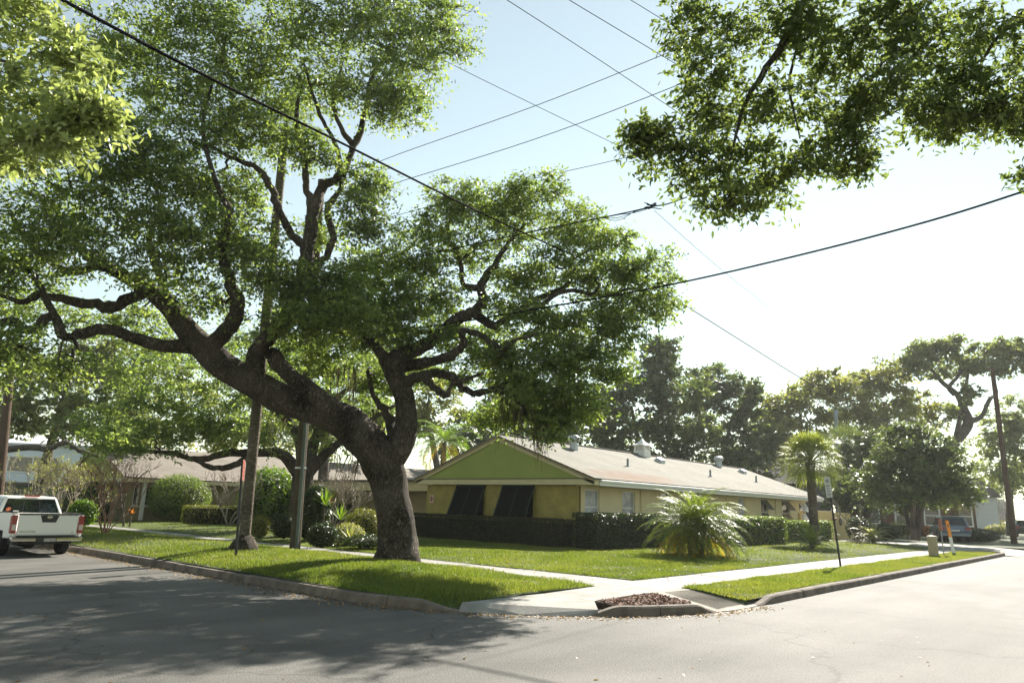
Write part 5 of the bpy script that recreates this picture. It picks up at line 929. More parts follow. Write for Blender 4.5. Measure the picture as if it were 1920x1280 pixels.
# hedges
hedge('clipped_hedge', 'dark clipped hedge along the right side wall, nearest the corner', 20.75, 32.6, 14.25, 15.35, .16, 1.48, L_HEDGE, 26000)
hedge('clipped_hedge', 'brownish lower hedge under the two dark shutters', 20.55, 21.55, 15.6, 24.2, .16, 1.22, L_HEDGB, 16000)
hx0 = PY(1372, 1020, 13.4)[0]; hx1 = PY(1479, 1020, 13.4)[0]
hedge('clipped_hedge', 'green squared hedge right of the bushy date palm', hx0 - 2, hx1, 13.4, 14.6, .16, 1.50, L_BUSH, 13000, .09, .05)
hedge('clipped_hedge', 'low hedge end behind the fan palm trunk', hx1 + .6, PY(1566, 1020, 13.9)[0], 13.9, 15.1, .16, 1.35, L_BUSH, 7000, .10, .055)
def at_g(px, py, z=.25): return G(px, py, z)
def hedge_px(label, px0, px1, py, ytop, m, n, th=1.0, z=.22, **k):
    a = G(px0, py, z); b = G(px1, py, z); d = depth_of((a + b) / 2); h = (py - ytop) * d / F; c = (a + b) / 2; w = np.linalg.norm((b - a)[:2])
    o = hedge('clipped_hedge', label, -w / 2, w / 2, 0, th, 0, h, m, n, **k); o.location = (c[0], c[1], z); o.rotation_euler = (0, 0, math.atan2(b[1] - a[1], b[0] - a[0]))
    for ch in o.children: ch.location = (0, th / 2 * 0, 0)
    return o
hedge_px('long low yellow green hedge left of the palm trunk', 345, 472, 983, 950, L_YEL, 6000)
hedge_px('low yellow green hedge between palm trunk and utility pole', 470, 560, 985, 953, L_YEL, 4500)
hedge_px('square dark hedge block under the green far gable', 122, 190, 975, 901, L_BUSH, 6000, th=2.)
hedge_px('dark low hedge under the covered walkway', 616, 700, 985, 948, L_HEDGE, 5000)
# round shrubs
def bush_px(label, px, py, wpx, hpx, m, n, z=.22, name='round_shrub', **k):
    b = G(px, py, z); d = depth_of(b); return bush(name, label, b, wpx * d / F / 2, wpx * d / F / 2, hpx * d / F, m, n, **k)
bush_px('big round clipped bush in front of the far tan house', 331, 978, 104, 84, L_BUSH, 16000, llen=.10, lwid=.055)
bush_px('dark ball shaped shrub right of the utility pole', 603, 1027, 56, 44, L_HEDGE, 4200, llen=.06, lwid=.035)
bush_px('dark upright shrub left of the utility pole', 532, 1010, 48, 46, L_HEDGE, 3500, llen=.06, lwid=.035)
bush_px('loose pale flowering shrub beside the ball shrub', 650, 1020, 56, 36, L_PALE, 3000, llen=.07, lwid=.035, spiky=.08)
bush_px('yellow green shrub left of the great trunk', 680, 1010, 64, 52, L_YEL, 4200, llen=.08, lwid=.045, spiky=.06)
bush_px('dense green plant mass behind the low hedge', 500, 985, 96, 100, L_BRIGHT, 6500, llen=.17, lwid=.10, spiky=.10)
bush_px('small yellow shrub at the foot of the palm trunk', 485, 1008, 34, 38, L_YEL, 2200, llen=.07, lwid=.04, spiky=.06)
bush_px('leafy shrub behind the pickup tailgate', 152, 985, 44, 44, L_BRIGHT, 2600, llen=.14, lwid=.07, spiky=.08)
bush_px('tall dark strap leaved shrub right of the utility pole', 585, 1012, 50, 92, L_HEDGE, 3800, llen=.2, lwid=.05, spiky=.10)
bush_px('yellow leaf tip of bush at the brick wall corner', 785, 992, 36, 40, L_YEL, 1600, llen=.10, lwid=.05, spiky=.1)
bush_px('dark groundcover mound left of the great trunk base', 690, 1026, 80, 22, L_HEDGE, 3000, llen=.07, lwid=.03, spiky=.12)
bush_px('dark shrubs under the far house windows', 275, 972, 80, 32, L_HEDGE, 3500, llen=.08, lwid=.05)
bush_px('dark shrub at the right of the yellow wall', 1612, 1014, 44, 44, L_HEDGE, 2600, z=.15, llen=.11, lwid=.06)
bush_px('dark shrub bed left of the grey stemmed tree', 1662, 1012, 50, 30, L_HEDGE, 2600, z=.15, llen=.1, lwid=.05)
bush_px('pale cream shrub beneath the lollipop tree', 1690, 1006, 44, 26, L_PALE, 1800, z=.15, llen=.12, lwid=.06, spiky=.1)
bush_px('orange red flowering shrub in the shady garden', 1665, 1000, 30, 26, L_RED, 900, z=.15, llen=.14, lwid=.07, spiky=.12)
bush_px('orange flowering plant beside the parked car', 1742, 1005, 16, 18, L_ORNG, 500, z=.15, llen=.13, lwid=.07, spiky=.1)
bush_px('bluish clumping grass bed in front of the parked car', 1820, 1014, 90, 22, L_HEDGE, 4500, z=.15, llen=.30, lwid=.035, spiky=.12)
bush_px('dark grassy clump left of the grass bed', 1775, 1014, 50, 18, L_HEDGE, 2200, z=.15, llen=.30, lwid=.035, spiky=.12)
bush_px('yellow green rounded shrub beyond the parked car', 1858, 996, 50, 26, L_YEL, 1800, z=.15, llen=.2, lwid=.1)
bush_px('pale green mound shrub left of the tall pole', 1872, 1002, 40, 18, L_PALE, 1500, z=.15, llen=.2, lwid=.1)
bush_px('big light green shrub behind the tall pole', 1868, 985, 80, 60, L_GREY, 3500, z=.15, llen=.3, lwid=.14, spiky=.08)
bush_px('orange shrub right of the tall pole', 1908, 996, 26, 22, L_ORNG, 700, z=.15, llen=.2, lwid=.1)
bush_px('pale shrub at the right edge behind the pole', 1925, 1000, 40, 16, L_PALE, 1200, z=.15, llen=.2, lwid=.1)
# lollipop tree
lb = G(1702, 1010, .15); dl = depth_of(lb); o = empty('topiary_tree', lb, 0, 'small lollipop tree with round yellow green head', 'tree')
q = P(1697, 962, dl) - lb; MB().tube(catmull([(0, 0, -.05), tuple(q * .5), tuple(q)], 4), .04, 8).build('trunk', bark2, o)
u = unit(RNG.normal(size=(1800, 3))); leaves_obj('crown', u * RNG.uniform(.75, 1.05, (1800, 1)) * np.array([.42, .42, .32]) + q + np.array([0, 0, .12]), unit(u + RNG.normal(size=u.shape) * .5), .12, .06, L_YEL, o)
# bare shrubs
bare_shrub('bare_shrub', 'leafless reddish twiggy shrub on the verge right of the pickup', G(196, 1000, .28), 2.3, .32, 9, twigr, .022, 4, kids=3)
bare_shrub('frangipani', 'leafless pale frangipani spreading behind the ball shrub', G(622, 998, .25), 2.3, .75, 6, twigm, .04, 4, lean=(.35, -.35), kids=3)
bare_shrub('frangipani', 'leafless pale frangipani behind the palm trunk', G(428, 985, .25), 2.6, .5, 5, twigm, .04, 3, kids=3)
bare_shrub('bare_tree', 'thin dark leafless tree in front of the far green gable', G(232, 985, .25), 3.6, .25, 2, bark2, .045, 3, kids=2)
bare_shrub('bare_shrub', 'spindly yellow leaved shrub behind the pickup cab', P(70, 985, 33) * np.array([1, 1, 0]) + np.array([0, 0, .15]), 3.0, .55, 9, twigm, .03, 3, leafm=L_PALE)
bare_shrub('bare_shrub', 'yellowish loose shrub left of the square hedge block', P(112, 985, 36) * np.array([1, 1, 0]) + np.array([0, 0, .15]), 2.8, .5, 8, twigm, .03, 3, leafm=L_YEL)
bare_shrub('bare_tree', 'small leafless frangipani tree right of the leaning sign', G(1611, 1022, .15), 2.4, .45, 2, twigm, .05, 3, kids=2)
# strap-leaved plants
rosette('yucca', 'spiky bright yucca rosette above the ball shrub', G(634, 1018, .25), 26, .62, .05, L_BRIGHT, z=.75)
rosette('yucca', 'tall bright yucca behind the ball shrub', G(603, 1012, .25), 24, .75, .07, L_BRIGHT, z=1.2)
rosette('yucca', 'pale strap leaved plant low beside the flowering shrub', G(655, 1022, .25), 30, .6, .05, L_PALE, z=.15)
rosette('bromeliad', 'red leaved cordyline in front of the bare frangipani', G(612, 1006, .25), 18, .34, .07, L_RED, z=1.25)
rosette('bromeliad', 'small orange leaved plant under the far windows', G(243, 985, .25), 14, .32, .07, L_ORNG, (.0, 1.2), z=.55)

# ================================================================ POLES, WIRES, SIGNS
ub = np.array([*G(553, 1026, .26)[:2], .2]); du = depth_of(ub); ut = P(603, 338, du)
o = empty('utility_pole', ub, 0, 'grey wooden utility pole with a metal cable guard beside the great oak', 'utility pole')
mb = MB(); mb.tube([(0, 0, -.3)] + [tuple((ut - ub) * t) for t in np.linspace(.02, 1, 8)], [.165 - .05 * i / 8 for i in range(9)], 16); mb.build('pole', polem, o, smooth=True)
mb = MB(); g0 = -fw0 * .13 + rt0 * .085; mb.tube([tuple(g0 + np.array([0, 0, 0])), tuple(g0 * .92 + (ut - ub) * .35)], .052, 10); mb.build('cable_guard', mat('guard_grey', (.09, .115, .095), .5, .2, 4), o)
MB().lathe([(.168, 2.33), (.17, 2.34), (.17, 2.37), (.168, 2.38)], tuple((ut - ub) / (ut - ub)[2] * 2.35 - np.array([0, 0, 2.35])), 16).build('metal_band', galv, o)
def wpole(name, label, b, t, r, m=poleb):
    o = empty(name, b, 0, label, 'utility pole'); mb = MB(); mb.tube([(0, 0, -.3)] + [tuple((t - b) * k) for k in np.linspace(.02, 1, 8)], [r * (1.1 - .35 * i / 8) for i in range(9)], 12); mb.build('pole', m, o, smooth=True); return o
rb = G(1902, 1019, .15); dr = depth_of(rb); o = wpole('utility_pole', 'tall brown wooden utility pole at the right edge of the picture', rb, P(1860, 688, dr), .19)
o2 = P(1866, 745, dr) - rb; MB().tube([tuple(o2 - rt0 * .1), tuple(o2 - rt0 * .9 + np.array([0, 0, .08]))], .03, 6).build('side_bracket', galv, o)
gb = P(1572, 985, 66); gb[2] = .1; gt = P(1567, 768, 66); wpole('utility_pole', 'grey pole standing among the trees behind the fan palm', gb, gt, .24, mat('pole_grey', (.26, .29, .30), .7, .12, 4))
lb_ = P(-8, 975, 36); lb_[2] = .1; wpole('utility_pole', 'leaning brown pole at the left picture edge', lb_, P(24, 650, 36), .24)
def wire(label, pts, r, sag=0., m=wirem, bundle=1, name='overhead_wire'):
    q = [P(*p) for p in pts]
    if len(q) == 2: q = [q[0] + (q[1] - q[0]) * t + np.array([0, 0, -4 * sag * t * (1 - t)]) for t in np.linspace(0, 1, 14)]
    else: q = catmull(q, 6)
    b = q[0]; mb = MB(); mb.tube([p - b for p in q], r, 6); return mb.build(name, m, None, b, label=label, cat='wire', group='overhead wires')
wire('thickest cable crossing the crown from top left to the splice', [(60, -30, 6.0), (400, 150, 8.5), (640, 268, 11), (900, 398, 15), (1090, 485, 20), (1222, 537, 26)], .020)
wire('heavy black cable rising to the right edge', [(600, 628, 19.6), (800, 612, 19), (1000, 580, 18), (1250, 535, 16.6), (1500, 478, 15), (1740, 415, 13.6), (1940, 352, 12.4), (2300, 230, 11)], .021)
wire('bundled cable running into the top right leaves', [(598, 530, 20), (800, 478, 19), (1000, 434, 18), (1130, 408, 17), (1220, 388, 16.4), (1300, 365, 16), (1700, 200, 14), (2300, -60, 12)], .016)
wire('topmost wire leaving the pole towards upper right', [(604, 348, 20), (745, 290, 19), (1000, 200, 17), (1270, 92, 15), (1800, -130, 12)], .009)
wire('second wire leaving the pole towards upper right', [(604, 392, 20), (730, 347, 19), (1000, 262, 17), (1270, 160, 15), (1800, -60, 12)], .009)
wire('third wire leaving the pole, behind the right crown', [(600, 440, 22), (735, 406, 22), (980, 340, 21), (1190, 291, 19), (1500, 200, 17), (2000, 40, 13)], .009)
wire('thin wire descending from the top left crown', [(640, 10, 18), (840, 117, 19), (1000, 196, 20), (1190, 288, 22), (1400, 380, 26)][:4] + [(1240, 312, 23)], .009)
wire('thin wire falling from top centre, the leftmost', [(900, -30, 12), (950, 0, 12.5), (1100, 97, 14), (1255, 200, 16), (1340, 258, 17)], .008)
wire('thin wire falling from top centre, the middle one', [(1020, -30, 12), (1070, 2, 12.4), (1170, 62, 13.4), (1270, 122, 14.5), (1340, 165, 15)], .008)
wire('thin wire falling from top centre, the rightmost', [(1130, -30, 12), (1185, 2, 12.4), (1260, 48, 13.2), (1330, 92, 14)], .007)
wire('hair thin wire dropping from the cable knot', [(1226, 394, 16.4), (1340, 495, 20), (1440, 575, 26)], .006)
wire('long thin service wire sloping down to the tall pole', [(1222, 537, 26), (1290, 576, 28), (1400, 645, 31), (1525, 722, 35), (1650, 785, 40), (1760, 830, 48), (1874, 836, dr)], .02, m=mat('wire_grey', (.03, .03, .03), .9))
wire('faint wire crossing low behind the left oak limbs', [(210, 680, 26), (330, 640, 28), (480, 590, 30), (600, 470, 30)][:3], .009)
sp = P(793, 618, 19); o = empty('cable_box', sp, math.atan2(rt0[1], rt0[0]), 'black splice box hanging from the heavy cable in the oak', 'cable box'); mb = MB(); mb.tube([(-.24, 0, -.06), (-.2, 0, -.06), (.2, 0, -.06), (.24, 0, -.06)], [.03, .065, .065, .03], 8); mb.build('box', wirem, o); MB().tube([(-.15, 0, -.02), (-.15, 0, .04)], .012, 6).build('hanger', wirem, o); MB().tube([(.15, 0, -.02), (.15, 0, .04)], .012, 6).build('hanger', wirem, o)
kn = P(1221, 388, 16.4); mb = MB()
for i in range(7): a = RNG.normal(size=3) * .05; mb.tube([a + rt0 * -.12, a * .4, a + rt0 * .14 + RNG.normal(size=3) * .04], .012, 5)
mb.build('cable_knot', wirem, None, kn, label='tangle of cable clamps on the bundled cable', cat='cable clamp')
mb = MB()
for k in range(3): mb.tube(catmull([tuple(P(1130, 408, 17) - kn), tuple(P(1160, 402 + k * 5, 16.8) - kn), tuple(P(1195, 397 - k * 2, 16.6) - kn), (0, 0, 0)], 4), .008, 5)
mb.build('cable_loop', wirem, None, kn + np.array([0, 0, -.01]), label='loose loops of cable left of the clamp tangle', cat='cable')
def slanted_sign(name, label, bpx, tpx, plate, facing, pm, printm, rows, z=.15, size=(.30, .62)):
    b = G(*bpx, z); d = depth_of(b); t = P(*tpx, d); o = empty(name, b, 0, label, 'sign')
    mb = MB(); mb.tube([(0, 0, -.2), tuple(t - b)], .032, 8); mb.build('post', black, o); ax = unit(t - b)
    pe = empty('sign_plate', tuple((t - b) - ax * size[1] * .5)); pe.parent = o; pe.rotation_mode = 'QUATERNION'; pe.rotation_quaternion = (Vector(ax).to_track_quat('Z', 'Y')) ; pe.rotation_mode = 'XYZ'
    m = Matrix.Rotation(facing, 3, 'Z'); rotz = Vector((0, 0, 1)).rotation_difference(Vector(ax)).to_matrix() @ m; pe.rotation_euler = rotz.to_euler()
    w, h = size; MB().box(-w / 2, w / 2, -.042, -.036, -h / 2, h / 2).build('plate', pm, pe, bevel=.012)
    for k, (a, b_, c, e) in enumerate(rows): MB().box(a * w, b_ * w, -.0438, -.0432, c * h, e * h).build('print', printm, pe)
    return o, pe
def text_on(s_, parent, loc, size, m, rot=(R(90), 0, 0), name='lettering', align='CENTER'):
    cu = bpy.data.curves.new(name, 'FONT'); cu.body = s_; cu.size = size; cu.align_x = align; cu.align_y = 'CENTER'; cu.extrude = .0008; cu.materials.append(m); t_ = bpy.data.objects.new(name, cu); COL.objects.link(t_); bpy.context.view_layer.update()
    me = bpy.data.meshes.new_from_object(t_.evaluated_get(bpy.context.evaluated_depsgraph_get())); bpy.data.objects.remove(t_); o = bpy.data.objects.new(name, me); o.location = loc; o.rotation_euler = rot; return link(o, parent)
# right sign: seen at a steep angle, grey print in rows
fr = math.atan2(-rt0[0], rt0[1])
o, pe = slanted_sign('street_sign', 'white sign plate on leaning black post between pavement and kerb', (1577, 1061), (1552, 894), None, R(-52) + YAW - R(90) - R(27), signw, signd, [(-.28, .28, .22, .40), (-.30, .30, .02, .12), (-.25, .25, -.10, -.03), (-.3, .3, -.22, -.16), (-.32, .32, -.38, -.30), (-.2, .2, -.46, -.43)])
o, pe = slanted_sign('street_sign', 'narrow dark red sign on black post beside the tall palm trunk', (443, 1043), (455, 862), None, YAW - R(90) + R(100), mat('sign_faded', (.30, .13, .10), .5, .1, 5), signr, [(-.42, .42, .26, .46), (-.42, .42, .06, .22), (-.42, .42, -.14, .02), (-.42, .42, -.33, -.18), (-.38, .38, -.46, -.40)], .25, (.30, .50))
# small posts by the right pavement
bp_ = G(1751, 1042, .15); o = empty('utility_bollard', bp_, 0, 'stout tan utility bollard on the right verge', 'bollard'); MB().lathe([(.185, -.1), (.185, .72), (.20, .725), (.20, .77), (.17, .80), (.05, .815)], n=20).build('body', tanbox, o); MB().lathe([(.205, .715), (.205, .76), (.2, .762)], n=20).build('cap_rim', mat('bollard_cap', (.42, .36, .24), .6), o)
bp_ = G(1770, 1041, .15); d = depth_of(bp_); t = P(1762, 972, d) - bp_; o = empty('marker_post', bp_, 0, 'thin grey post with brown top between bollard and orange marker', 'marker post'); MB().tube([(0, 0, -.1), tuple(t * .8)], .022, 8).build('post', mat('post_grey', (.30, .33, .32), .5), o); MB().tube([tuple(t * .66), tuple(t * .68), tuple(t)], [.03, .07, .07], 8).build('brown_head', brownp, o)
bp_ = G(1789, 1038, .15); d = depth_of(bp_); t = P(1775, 975, d) - bp_; o = empty('marker_post', bp_, 0, 'flat orange and white pipeline marker post', 'marker post')
w = rt0 * .065; n_ = fw0 * .02
MB().prism([tuple(-w - n_ + np.array([0, 0, -.1])), tuple(w - n_ + np.array([0, 0, -.1])), tuple(w - n_ + t * .52), tuple(-w - n_ + t * .52)], tuple(n_ * 2)).build('white_lower_part', white, o)
MB().prism([tuple(-w * 1.06 - n_ * 1.1 + t * .5), tuple(w * 1.06 - n_ * 1.1 + t * .5), tuple(w * 1.06 - n_ * 1.1 + t), tuple(-w * 1.06 - n_ * 1.1 + t)], tuple(n_ * 2.2)).build('orange_upper_part', orange, o); MB().prism([tuple(-w * .4 - n_ * 1.25 + t * .80), tuple(w * .4 - n_ * 1.25 + t * .80), tuple(w * .4 - n_ * 1.25 + t * .88), tuple(-w * .4 - n_ * 1.25 + t * .88)], tuple(n_ * .1)).build('print', mat('marker_print', (.25, .05, .01), .5), o)
# meter cover in the lawn corner
mc = G(1177, 1086, .13); o = empty('meter_cover', mc, 0, 'small round concrete meter ring at the inner pavement corner', 'utility cover'); MB().lathe([(.19, -.05), (.19, .02), (.17, .035), (.12, .035), (.11, .01), (.11, -.03)], n=24).build('ring', concrete, o); MB().lathe([(.10, -.05), (.10, .012), (.01, .014)], n=20).build('lid', plast, o)
# hanging planter disc on the yellow wall
hp = PY(1565, 972, w0[1] - .12); o = empty('wall_planter', hp, 0, 'flat rusty oval bowl on the yellow wall behind the sign post', 'planter'); mb = MB(); mb.lathe([(.05, -.12), (.24, -.07), (.38, .0), (.36, .03), (.2, .07), (.03, .08)], n=18); o_ = mb.build('bowl', mat('rust', (.22, .10, .055), .8, .3, 8), o); o_.scale = (1, .3, 1)

# ================================================================ VEHICLES
def wheel(parent, x, y, z, r, w, side):
    t = empty('wheel', (x, y, z)); t.parent = parent; mb = MB(); prof = [(-w / 2, r * .62), (-w / 2, r * .92), (-w * .38, r), (w * .38, r), (w / 2, r * .92), (w / 2, r * .62)]; n = 24
    vs = [(a, q * math.cos(2 * math.pi * j / n), q * math.sin(2 * math.pi * j / n)) for a, q in prof for j in range(n)]; mb.add(vs, [(i * n + j, i * n + (j + 1) % n, (i + 1) * n + (j + 1) % n, (i + 1) * n + j) for i in range(5) for j in range(n)]); mb.build('tyre', rubber, t, smooth=False)
    mb = MB(); s_ = side; mb.tube([(s_ * w * .30, 0, 0), (s_ * w * .34, 0, 0)], r * .63, 20); mb.build('rim_dish', plast, t); mb = MB()
    for k in range(6):
        a = k * math.pi / 3; c_, q = math.cos(a), math.sin(a); d1 = np.array([0, c_, q]); d2 = np.array([0, -q, c_]); o_ = np.array([s_ * w * .36, 0, 0]); mb.prism([o_ + d2 * .05, o_ - d2 * .05, o_ + d1 * r * .6 - d2 * .07, o_ + d1 * r * .6 + d2 * .07], (s_ * .035, 0, 0))
    mb.tube([(s_ * w * .34, 0, 0), (s_ * w * .50, 0, 0)], .07, 10); n = 20; vs = []
    for q in (.56, .66): vs += [(s_ * w * .44, r * q * math.cos(2 * math.pi * j / n), r * q * math.sin(2 * math.pi * j / n)) for j in range(n)]
    mb.add(vs, [(j, (j + 1) % n, n + (j + 1) % n, n + j) for j in range(n)]); mb.build('rim', galv, t)
def arch(cy, r, z0, n=12): return [(cy + r * math.cos(t), z0 + r * math.sin(t)) for t in np.linspace(math.pi, 0, n)]
tk = empty('pickup_truck', (6.42, 21.5, 0), 0, 'white pickup truck parked at the left kerb seen from behind', 'pickup truck'); W = .91; WR = .365; tk.scale = (.9, .9, .9)
prof = [(.10, .52)] + [(y_, z_) for y_, z_ in arch(1.18, .47, .50)] + [(1.72, .46), (3.75, .42)] + arch(4.30, .47, .50) + [(4.85, .48), (5.15, .55), (5.18, .85), (5.0, 1.0), (3.95, 1.08), (3.6, 1.12), (1.80, 1.14), (1.72, .74), (.12, .74)]
mb = MB(); mb.prism([(-W, y_, z_) for y_, z_ in prof], (2 * W, 0, 0)); mb.build('body', carw, tk, bevel=.03)
for s_ in (-1, 1):
    mb = MB(); pts = [(.06, .60), (.10, .53)] + [(a, b) for a, b in arch(1.18, .475, .50)] + [(1.72, .47), (1.72, 1.19), (.06, 1.17)]
    mb.prism([(s_ * (W + .004) if s_ < 0 else W - .09, y_, z_) for y_, z_ in pts], (.094 if s_ < 0 else .094, 0, 0)); mb.build('bed_side', carw, tk, bevel=.025)
    MB().box(s_ * .86 - .055, s_ * .86 + .055, .05, 1.75, 1.195, 1.215).build('bed_rail_cap', plast, tk)
    mb = MB(); x0 = s_ * (W + .012); mb.prism([(x0, .02, .66), (x0, .16, .66), (x0, .20, 1.13), (x0, .04, 1.15)], (-s_ * .14, 0, 0)); tl = mb.build('tail_light', redl, tk, bevel=.012)
    MB().box(min(x0 - s_ * .13, x0 - s_ * .02), max(x0 - s_ * .13, x0 - s_ * .02), .008, .022, .74, .90).build('reverse_lens', clearl, tl)
    for y_ in (1.18, 4.30): wheel(tk, s_ * .78, y_, WR, WR, .24, s_)
    mb = MB(); mb.tube([(s_ * .55, .3, .42), (s_ * .55, 4.9, .42)], .07, 6); mb.build('frame_rail', black, tk)
gate = MB().box(-.755, .755, .02, .09, .60, 1.155).build('tailgate', carw, tk, bevel=.02)
MB().box(-.76, .76, .012, .10, 1.16, 1.205).build('tailgate_cap', plast, gate, bevel=.01); MB().box(-.75, .75, .03, .06, .545, .597).build('gate_gap', plast, gate)
MB().prism([(-.24, .012, 1.158), (.24, .012, 1.158), (.17, .012, .96), (-.17, .012, .96)], (0, .012, 0)).build('handle_panel', plast, gate)
mb = MB(); n = 24; vs = []
for q in (.055, .038): vs += [(q * math.cos(2 * math.pi * j / n), .004, 1.105 + q * .8 * math.sin(2 * math.pi * j / n)) for j in range(n)]
mb.add(vs, [(j, (j + 1) % n, n + (j + 1) % n, n + j) for j in range(n)]); mb.box(-.075, .075, .001, .006, 1.093, 1.117); mb.build('badge', chrome, gate)
text_on('FRONTIER', gate, (-.50, .016, .70), .085, chrome, name='lettering'); text_on('SV', gate, (.64, .016, .68), .06, chrome, name='lettering')
bm_ = MB().box(-.90, .90, -.12, .06, .44, .56).build('rear_bumper', chrome, tk, bevel=.035); MB().box(-.80, .80, -.10, .05, .565, .58).build('step_pad', plast, bm_); MB().box(-.30, .22, -.125, -.05, .42, .53).build('plate_recess', plast, bm_); MB().box(-.10, .20, -.131, -.127, .435, .525).build('number_plate', mat('plate_tint', (.35, .32, .30), .5, .3, 30), bm_)
MB().box(-.75, .75, .3, 4.9, .34, .50).build('underbody', black, tk); MB().tube([(-.3, .5, .36), (-.3, 1.6, .36)], .12, 10).build('silencer', rubber, tk); MB().tube([(-.7, 1.18, .36), (.7, 1.18, .36)], .07, 8).build('rear_axle', rubber, tk)
MB().lathe([(.02, 0), (.32, .0), (.36, .05), (.36, .18), (.3, .22), (.02, .22)], (0, .75, .38), 18).build('spare_tyre', rubber, tk)
# cab
cv = [(-W + .03, 1.80, 1.13), (W - .03, 1.80, 1.13), (W - .03, 3.75, 1.10), (-W + .03, 3.75, 1.10), (-.68, 1.98, 1.66), (.68, 1.98, 1.66), (.68, 3.0, 1.68), (-.68, 3.0, 1.68)]
mb = MB().add(cv, [(0, 3, 2, 1), (4, 5, 6, 7), (0, 1, 5, 4), (1, 2, 6, 5), (2, 3, 7, 6), (3, 0, 4, 7)]); mb.build('cab', carw, tk, bevel=.06)
def on_face(a, b, c, d, s0, s1, t0, t1, off):
    a, b, c, d = [np.array(v, float) for v in (a, b, c, d)]; n = unit(np.cross(b - a, d - a)); f = lambda s_, t: (a + (b - a) * s_) * (1 - t) + (d + (c - d) * s_) * t + n * off; return [f(s0, t0), f(s1, t0), f(s1, t1), f(s0, t1)], -n * .012
pt, hh = on_face(cv[0], cv[1], cv[5], cv[4], .06, .94, .10, .86, .006); rw = MB().prism(pt, hh).build('rear_window', cglass, tk)
for s_ in (.36, .63): pt, hh = on_face(cv[0], cv[1], cv[5], cv[4], s_, s_ + .02, .11, .85, .010); MB().prism(pt, hh).build('window_bar', plast, rw)
pt, hh = on_face(cv[0], cv[1], cv[5], cv[4], .36, .65, .80, .83, .010); MB().prism(pt, hh).build('window_bar', plast, rw)
pt, hh = on_face(cv[0], cv[1], cv[5], cv[4], .0, 1, .0, 1, .012); a_ = [np.array(p) for p in pt]; st = lambda s_, t: (a_[0] + (a_[1] - a_[0]) * s_) * (1 - t) + (a_[3] + (a_[2] - a_[3]) * s_) * t
ex_, ey_ = unit(a_[1] - a_[0]), unit(a_[3] - a_[0])
for r_, m_, off in ((.065, mat('sticker_orange', (.60, .18, .06), .5), .0), (.045, mat('sticker_red', (.42, .03, .03), .5), .002), (.022, mat('sticker_pale', (.70, .45, .35), .5), .004)): c_ = st(.14, .28) - unit(hh) * off; MB().add([c_ + r_ * (ex_ * math.cos(t) + ey_ * math.sin(t)) for t in np.linspace(0, 2 * math.pi, 20)[:-1]], [tuple(range(19))]).build('sticker', m_, rw)
MB().prism([tuple(st(.22, .16)), tuple(st(.31, .16)), tuple(st(.31, .21)), tuple(st(.22, .21))], .003).build('sticker', signw, rw)
pt, hh = on_face(cv[3], cv[0], cv[4], cv[7], .55, .93, .12, .88, .006); MB().prism(pt, hh).build('side_window', cglass, tk); pt, hh = on_face(cv[3], cv[0], cv[4], cv[7], .20, .52, .12, .88, .006); MB().prism(pt, hh).build('side_window', cglass, tk)
pt, hh = on_face(cv[1], cv[2], cv[6], cv[5], .08, .8, .12, .88, .006); MB().prism(pt, hh).build('side_window', cglass, tk); pt, hh = on_face(cv[2], cv[3], cv[7], cv[6], .06, .94, .1, .92, .006); MB().prism(pt, hh).build('windscreen', cglass, tk)
MB().box(-.20, .20, 1.93, 2.0, 1.655, 1.695).build('brake_light', redl, tk, bevel=.01); MB().tube([(.5, 2.1, 1.66), (.5, 2.08, 1.74)], .012, 6).build('aerial', black, tk)
mb = MB(); mb.box(-W - .16, -W - .0, 3.35, 3.45, 1.14, 1.34); mb.build('door_mirror', plast, tk, bevel=.03)
for y_ in (2.05, 2.95): MB().box(-W - .018, -W - .001, y_, y_ + .2, .98, 1.02).build('door_handle', plast, tk)
# SUV on the right
sp_ = P(1791, 990, 50); sp_[2] = .16; sv = empty('parked_car', sp_, YAW - R(90) - R(22), 'silver grey estate car with roof glare painted white parked beyond the bollard', 'car'); W = .93
prof = [(.06, .40)] + arch(.95, .40, .36) + [(1.6, .28), (3.0, .28)] + arch(3.6, .40, .36) + [(4.4, .35), (4.55, .6), (4.45, .85), (3.4, 1.02), (.08, 1.05), (.0, .75)]
mb = MB(); mb.prism([(-W, y_, z_) for y_, z_ in prof], (2 * W, 0, 0)); mb.build('body', cars, sv, bevel=.06)
cv = [(-.88, .10, 1.05), (.88, .10, 1.05), (.88, 3.4, 1.03), (-.88, 3.4, 1.03), (-.70, .45, 1.66), (.70, .45, 1.66), (.70, 2.5, 1.70), (-.70, 2.5, 1.70)]
MB().add(cv, [(0, 3, 2, 1), (4, 5, 6, 7), (0, 1, 5, 4), (1, 2, 6, 5), (2, 3, 7, 6), (3, 0, 4, 7)]).build('cabin', cars, sv, bevel=.07)
pt, hh = on_face(cv[0], cv[1], cv[5], cv[4], .07, .93, .10, .86, .006); MB().prism(pt, hh).build('rear_window', cglass, sv); pt, hh = on_face(cv[3], cv[0], cv[4], cv[7], .1, .92, .12, .86, .006); MB().prism(pt, hh).build('side_window', cglass, sv); pt, hh = on_face(cv[1], cv[2], cv[6], cv[5], .08, .9, .12, .86, .006); MB().prism(pt, hh).build('side_window', cglass, sv)
MB().box(-.72, .72, .40, 2.5, 1.705, 1.735).build('roof_glare', white, sv, bevel=.02)  # white slab stands in for the glare on the grey roof
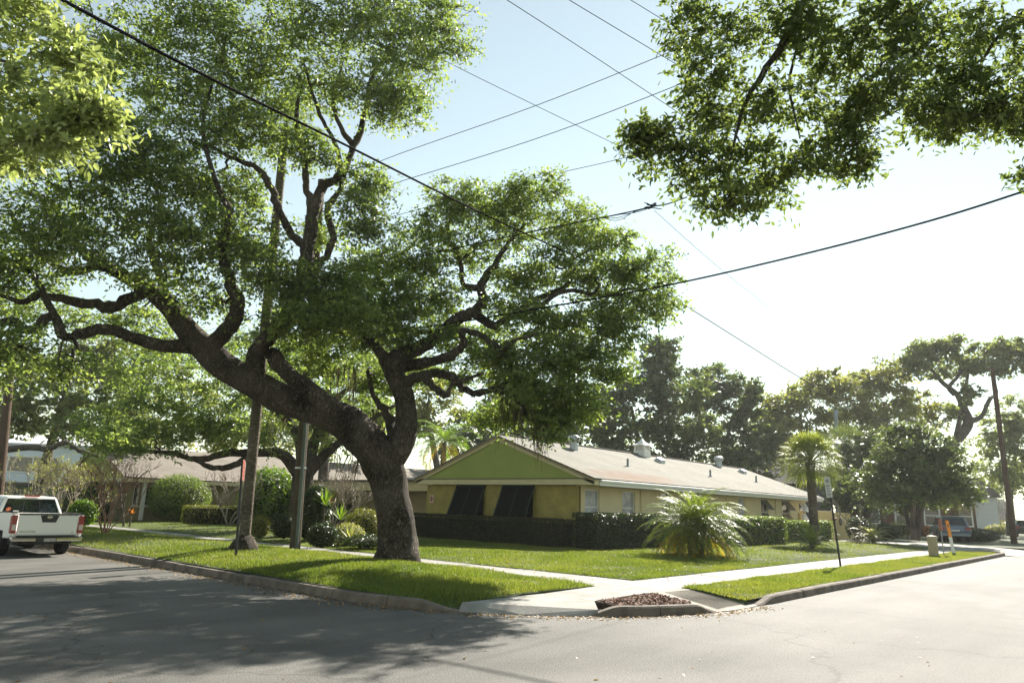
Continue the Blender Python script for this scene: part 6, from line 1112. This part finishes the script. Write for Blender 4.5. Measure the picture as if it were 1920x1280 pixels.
for s_ in (-1, 1):
    MB().box(s_ * .76 - .18, s_ * .76 + .18, -.02, .12, .82, 1.0).build('tail_light', redl, sv, bevel=.02)
    for y_ in (.95, 3.6): wheel(sv, s_ * .82, y_, .33, .33, .2, s_)
MB().box(-.88, .88, -.05, .1, .38, .58).build('rear_bumper', cars, sv, bevel=.03); MB().box(-.26, .26, -.012, -.002 + .02, .70, .82).build('number_plate', signw, sv)
# dark car far right
sp_ = P(1926, 992, 75); sp_[2] = .16; s2 = empty('parked_car', sp_, YAW - R(90) - R(30), 'dark car just showing at the right picture edge', 'car')
mb = MB(); mb.prism([(-W, y_, z_) for y_, z_ in prof], (2 * W, 0, 0)); mb.build('body', plast, s2, bevel=.06); MB().add(cv, [(0, 3, 2, 1), (4, 5, 6, 7), (0, 1, 5, 4), (1, 2, 6, 5), (2, 3, 7, 6), (3, 0, 4, 7)]).build('cabin', cglass, s2, bevel=.07)
for s_ in (-1, 1): MB().box(s_ * .76 - .18, s_ * .76 + .18, -.02, .12, .82, 1.0).build('tail_light', redl, s2, bevel=.02)
for s_ in (-1, 1):
    for y_ in (.95, 3.6): wheel(s2, s_ * .82, y_, .33, .33, .2, s_)
# ================================================================ HAZE, ADDED TO LIFT THE SHADOWS LIKE LENS GLARE
hm_ = bpy.data.materials.new('veil_air'); hm_.use_nodes = True; hn = hm_.node_tree.nodes; hn.remove(hn['Principled BSDF']); pv = hn.new('ShaderNodeVolumePrincipled')
pv.inputs['Color'].default_value = (.93, .94, .92, 1); pv.inputs['Density'].default_value = .00035; pv.inputs['Anisotropy'].default_value = .35; hm_.node_tree.links.new(pv.outputs[0], hn['Material Output'].inputs['Volume'])
MB().box(-930, 930, -930, 930, -1.2, 27).build('veil', hm_, kind='stuff', label='thin pale added haze over the whole street')
tot = sum(sum(len(pp.vertices) - 2 for pp in o.data.polygons) if len(o.data.polygons) < 5000 else len(o.data.polygons) * (len(o.data.polygons[0].vertices) - 2) for o in bpy.data.objects if o.type == 'MESH'); print('TRIANGLES', tot, 'objects', len(bpy.data.objects))
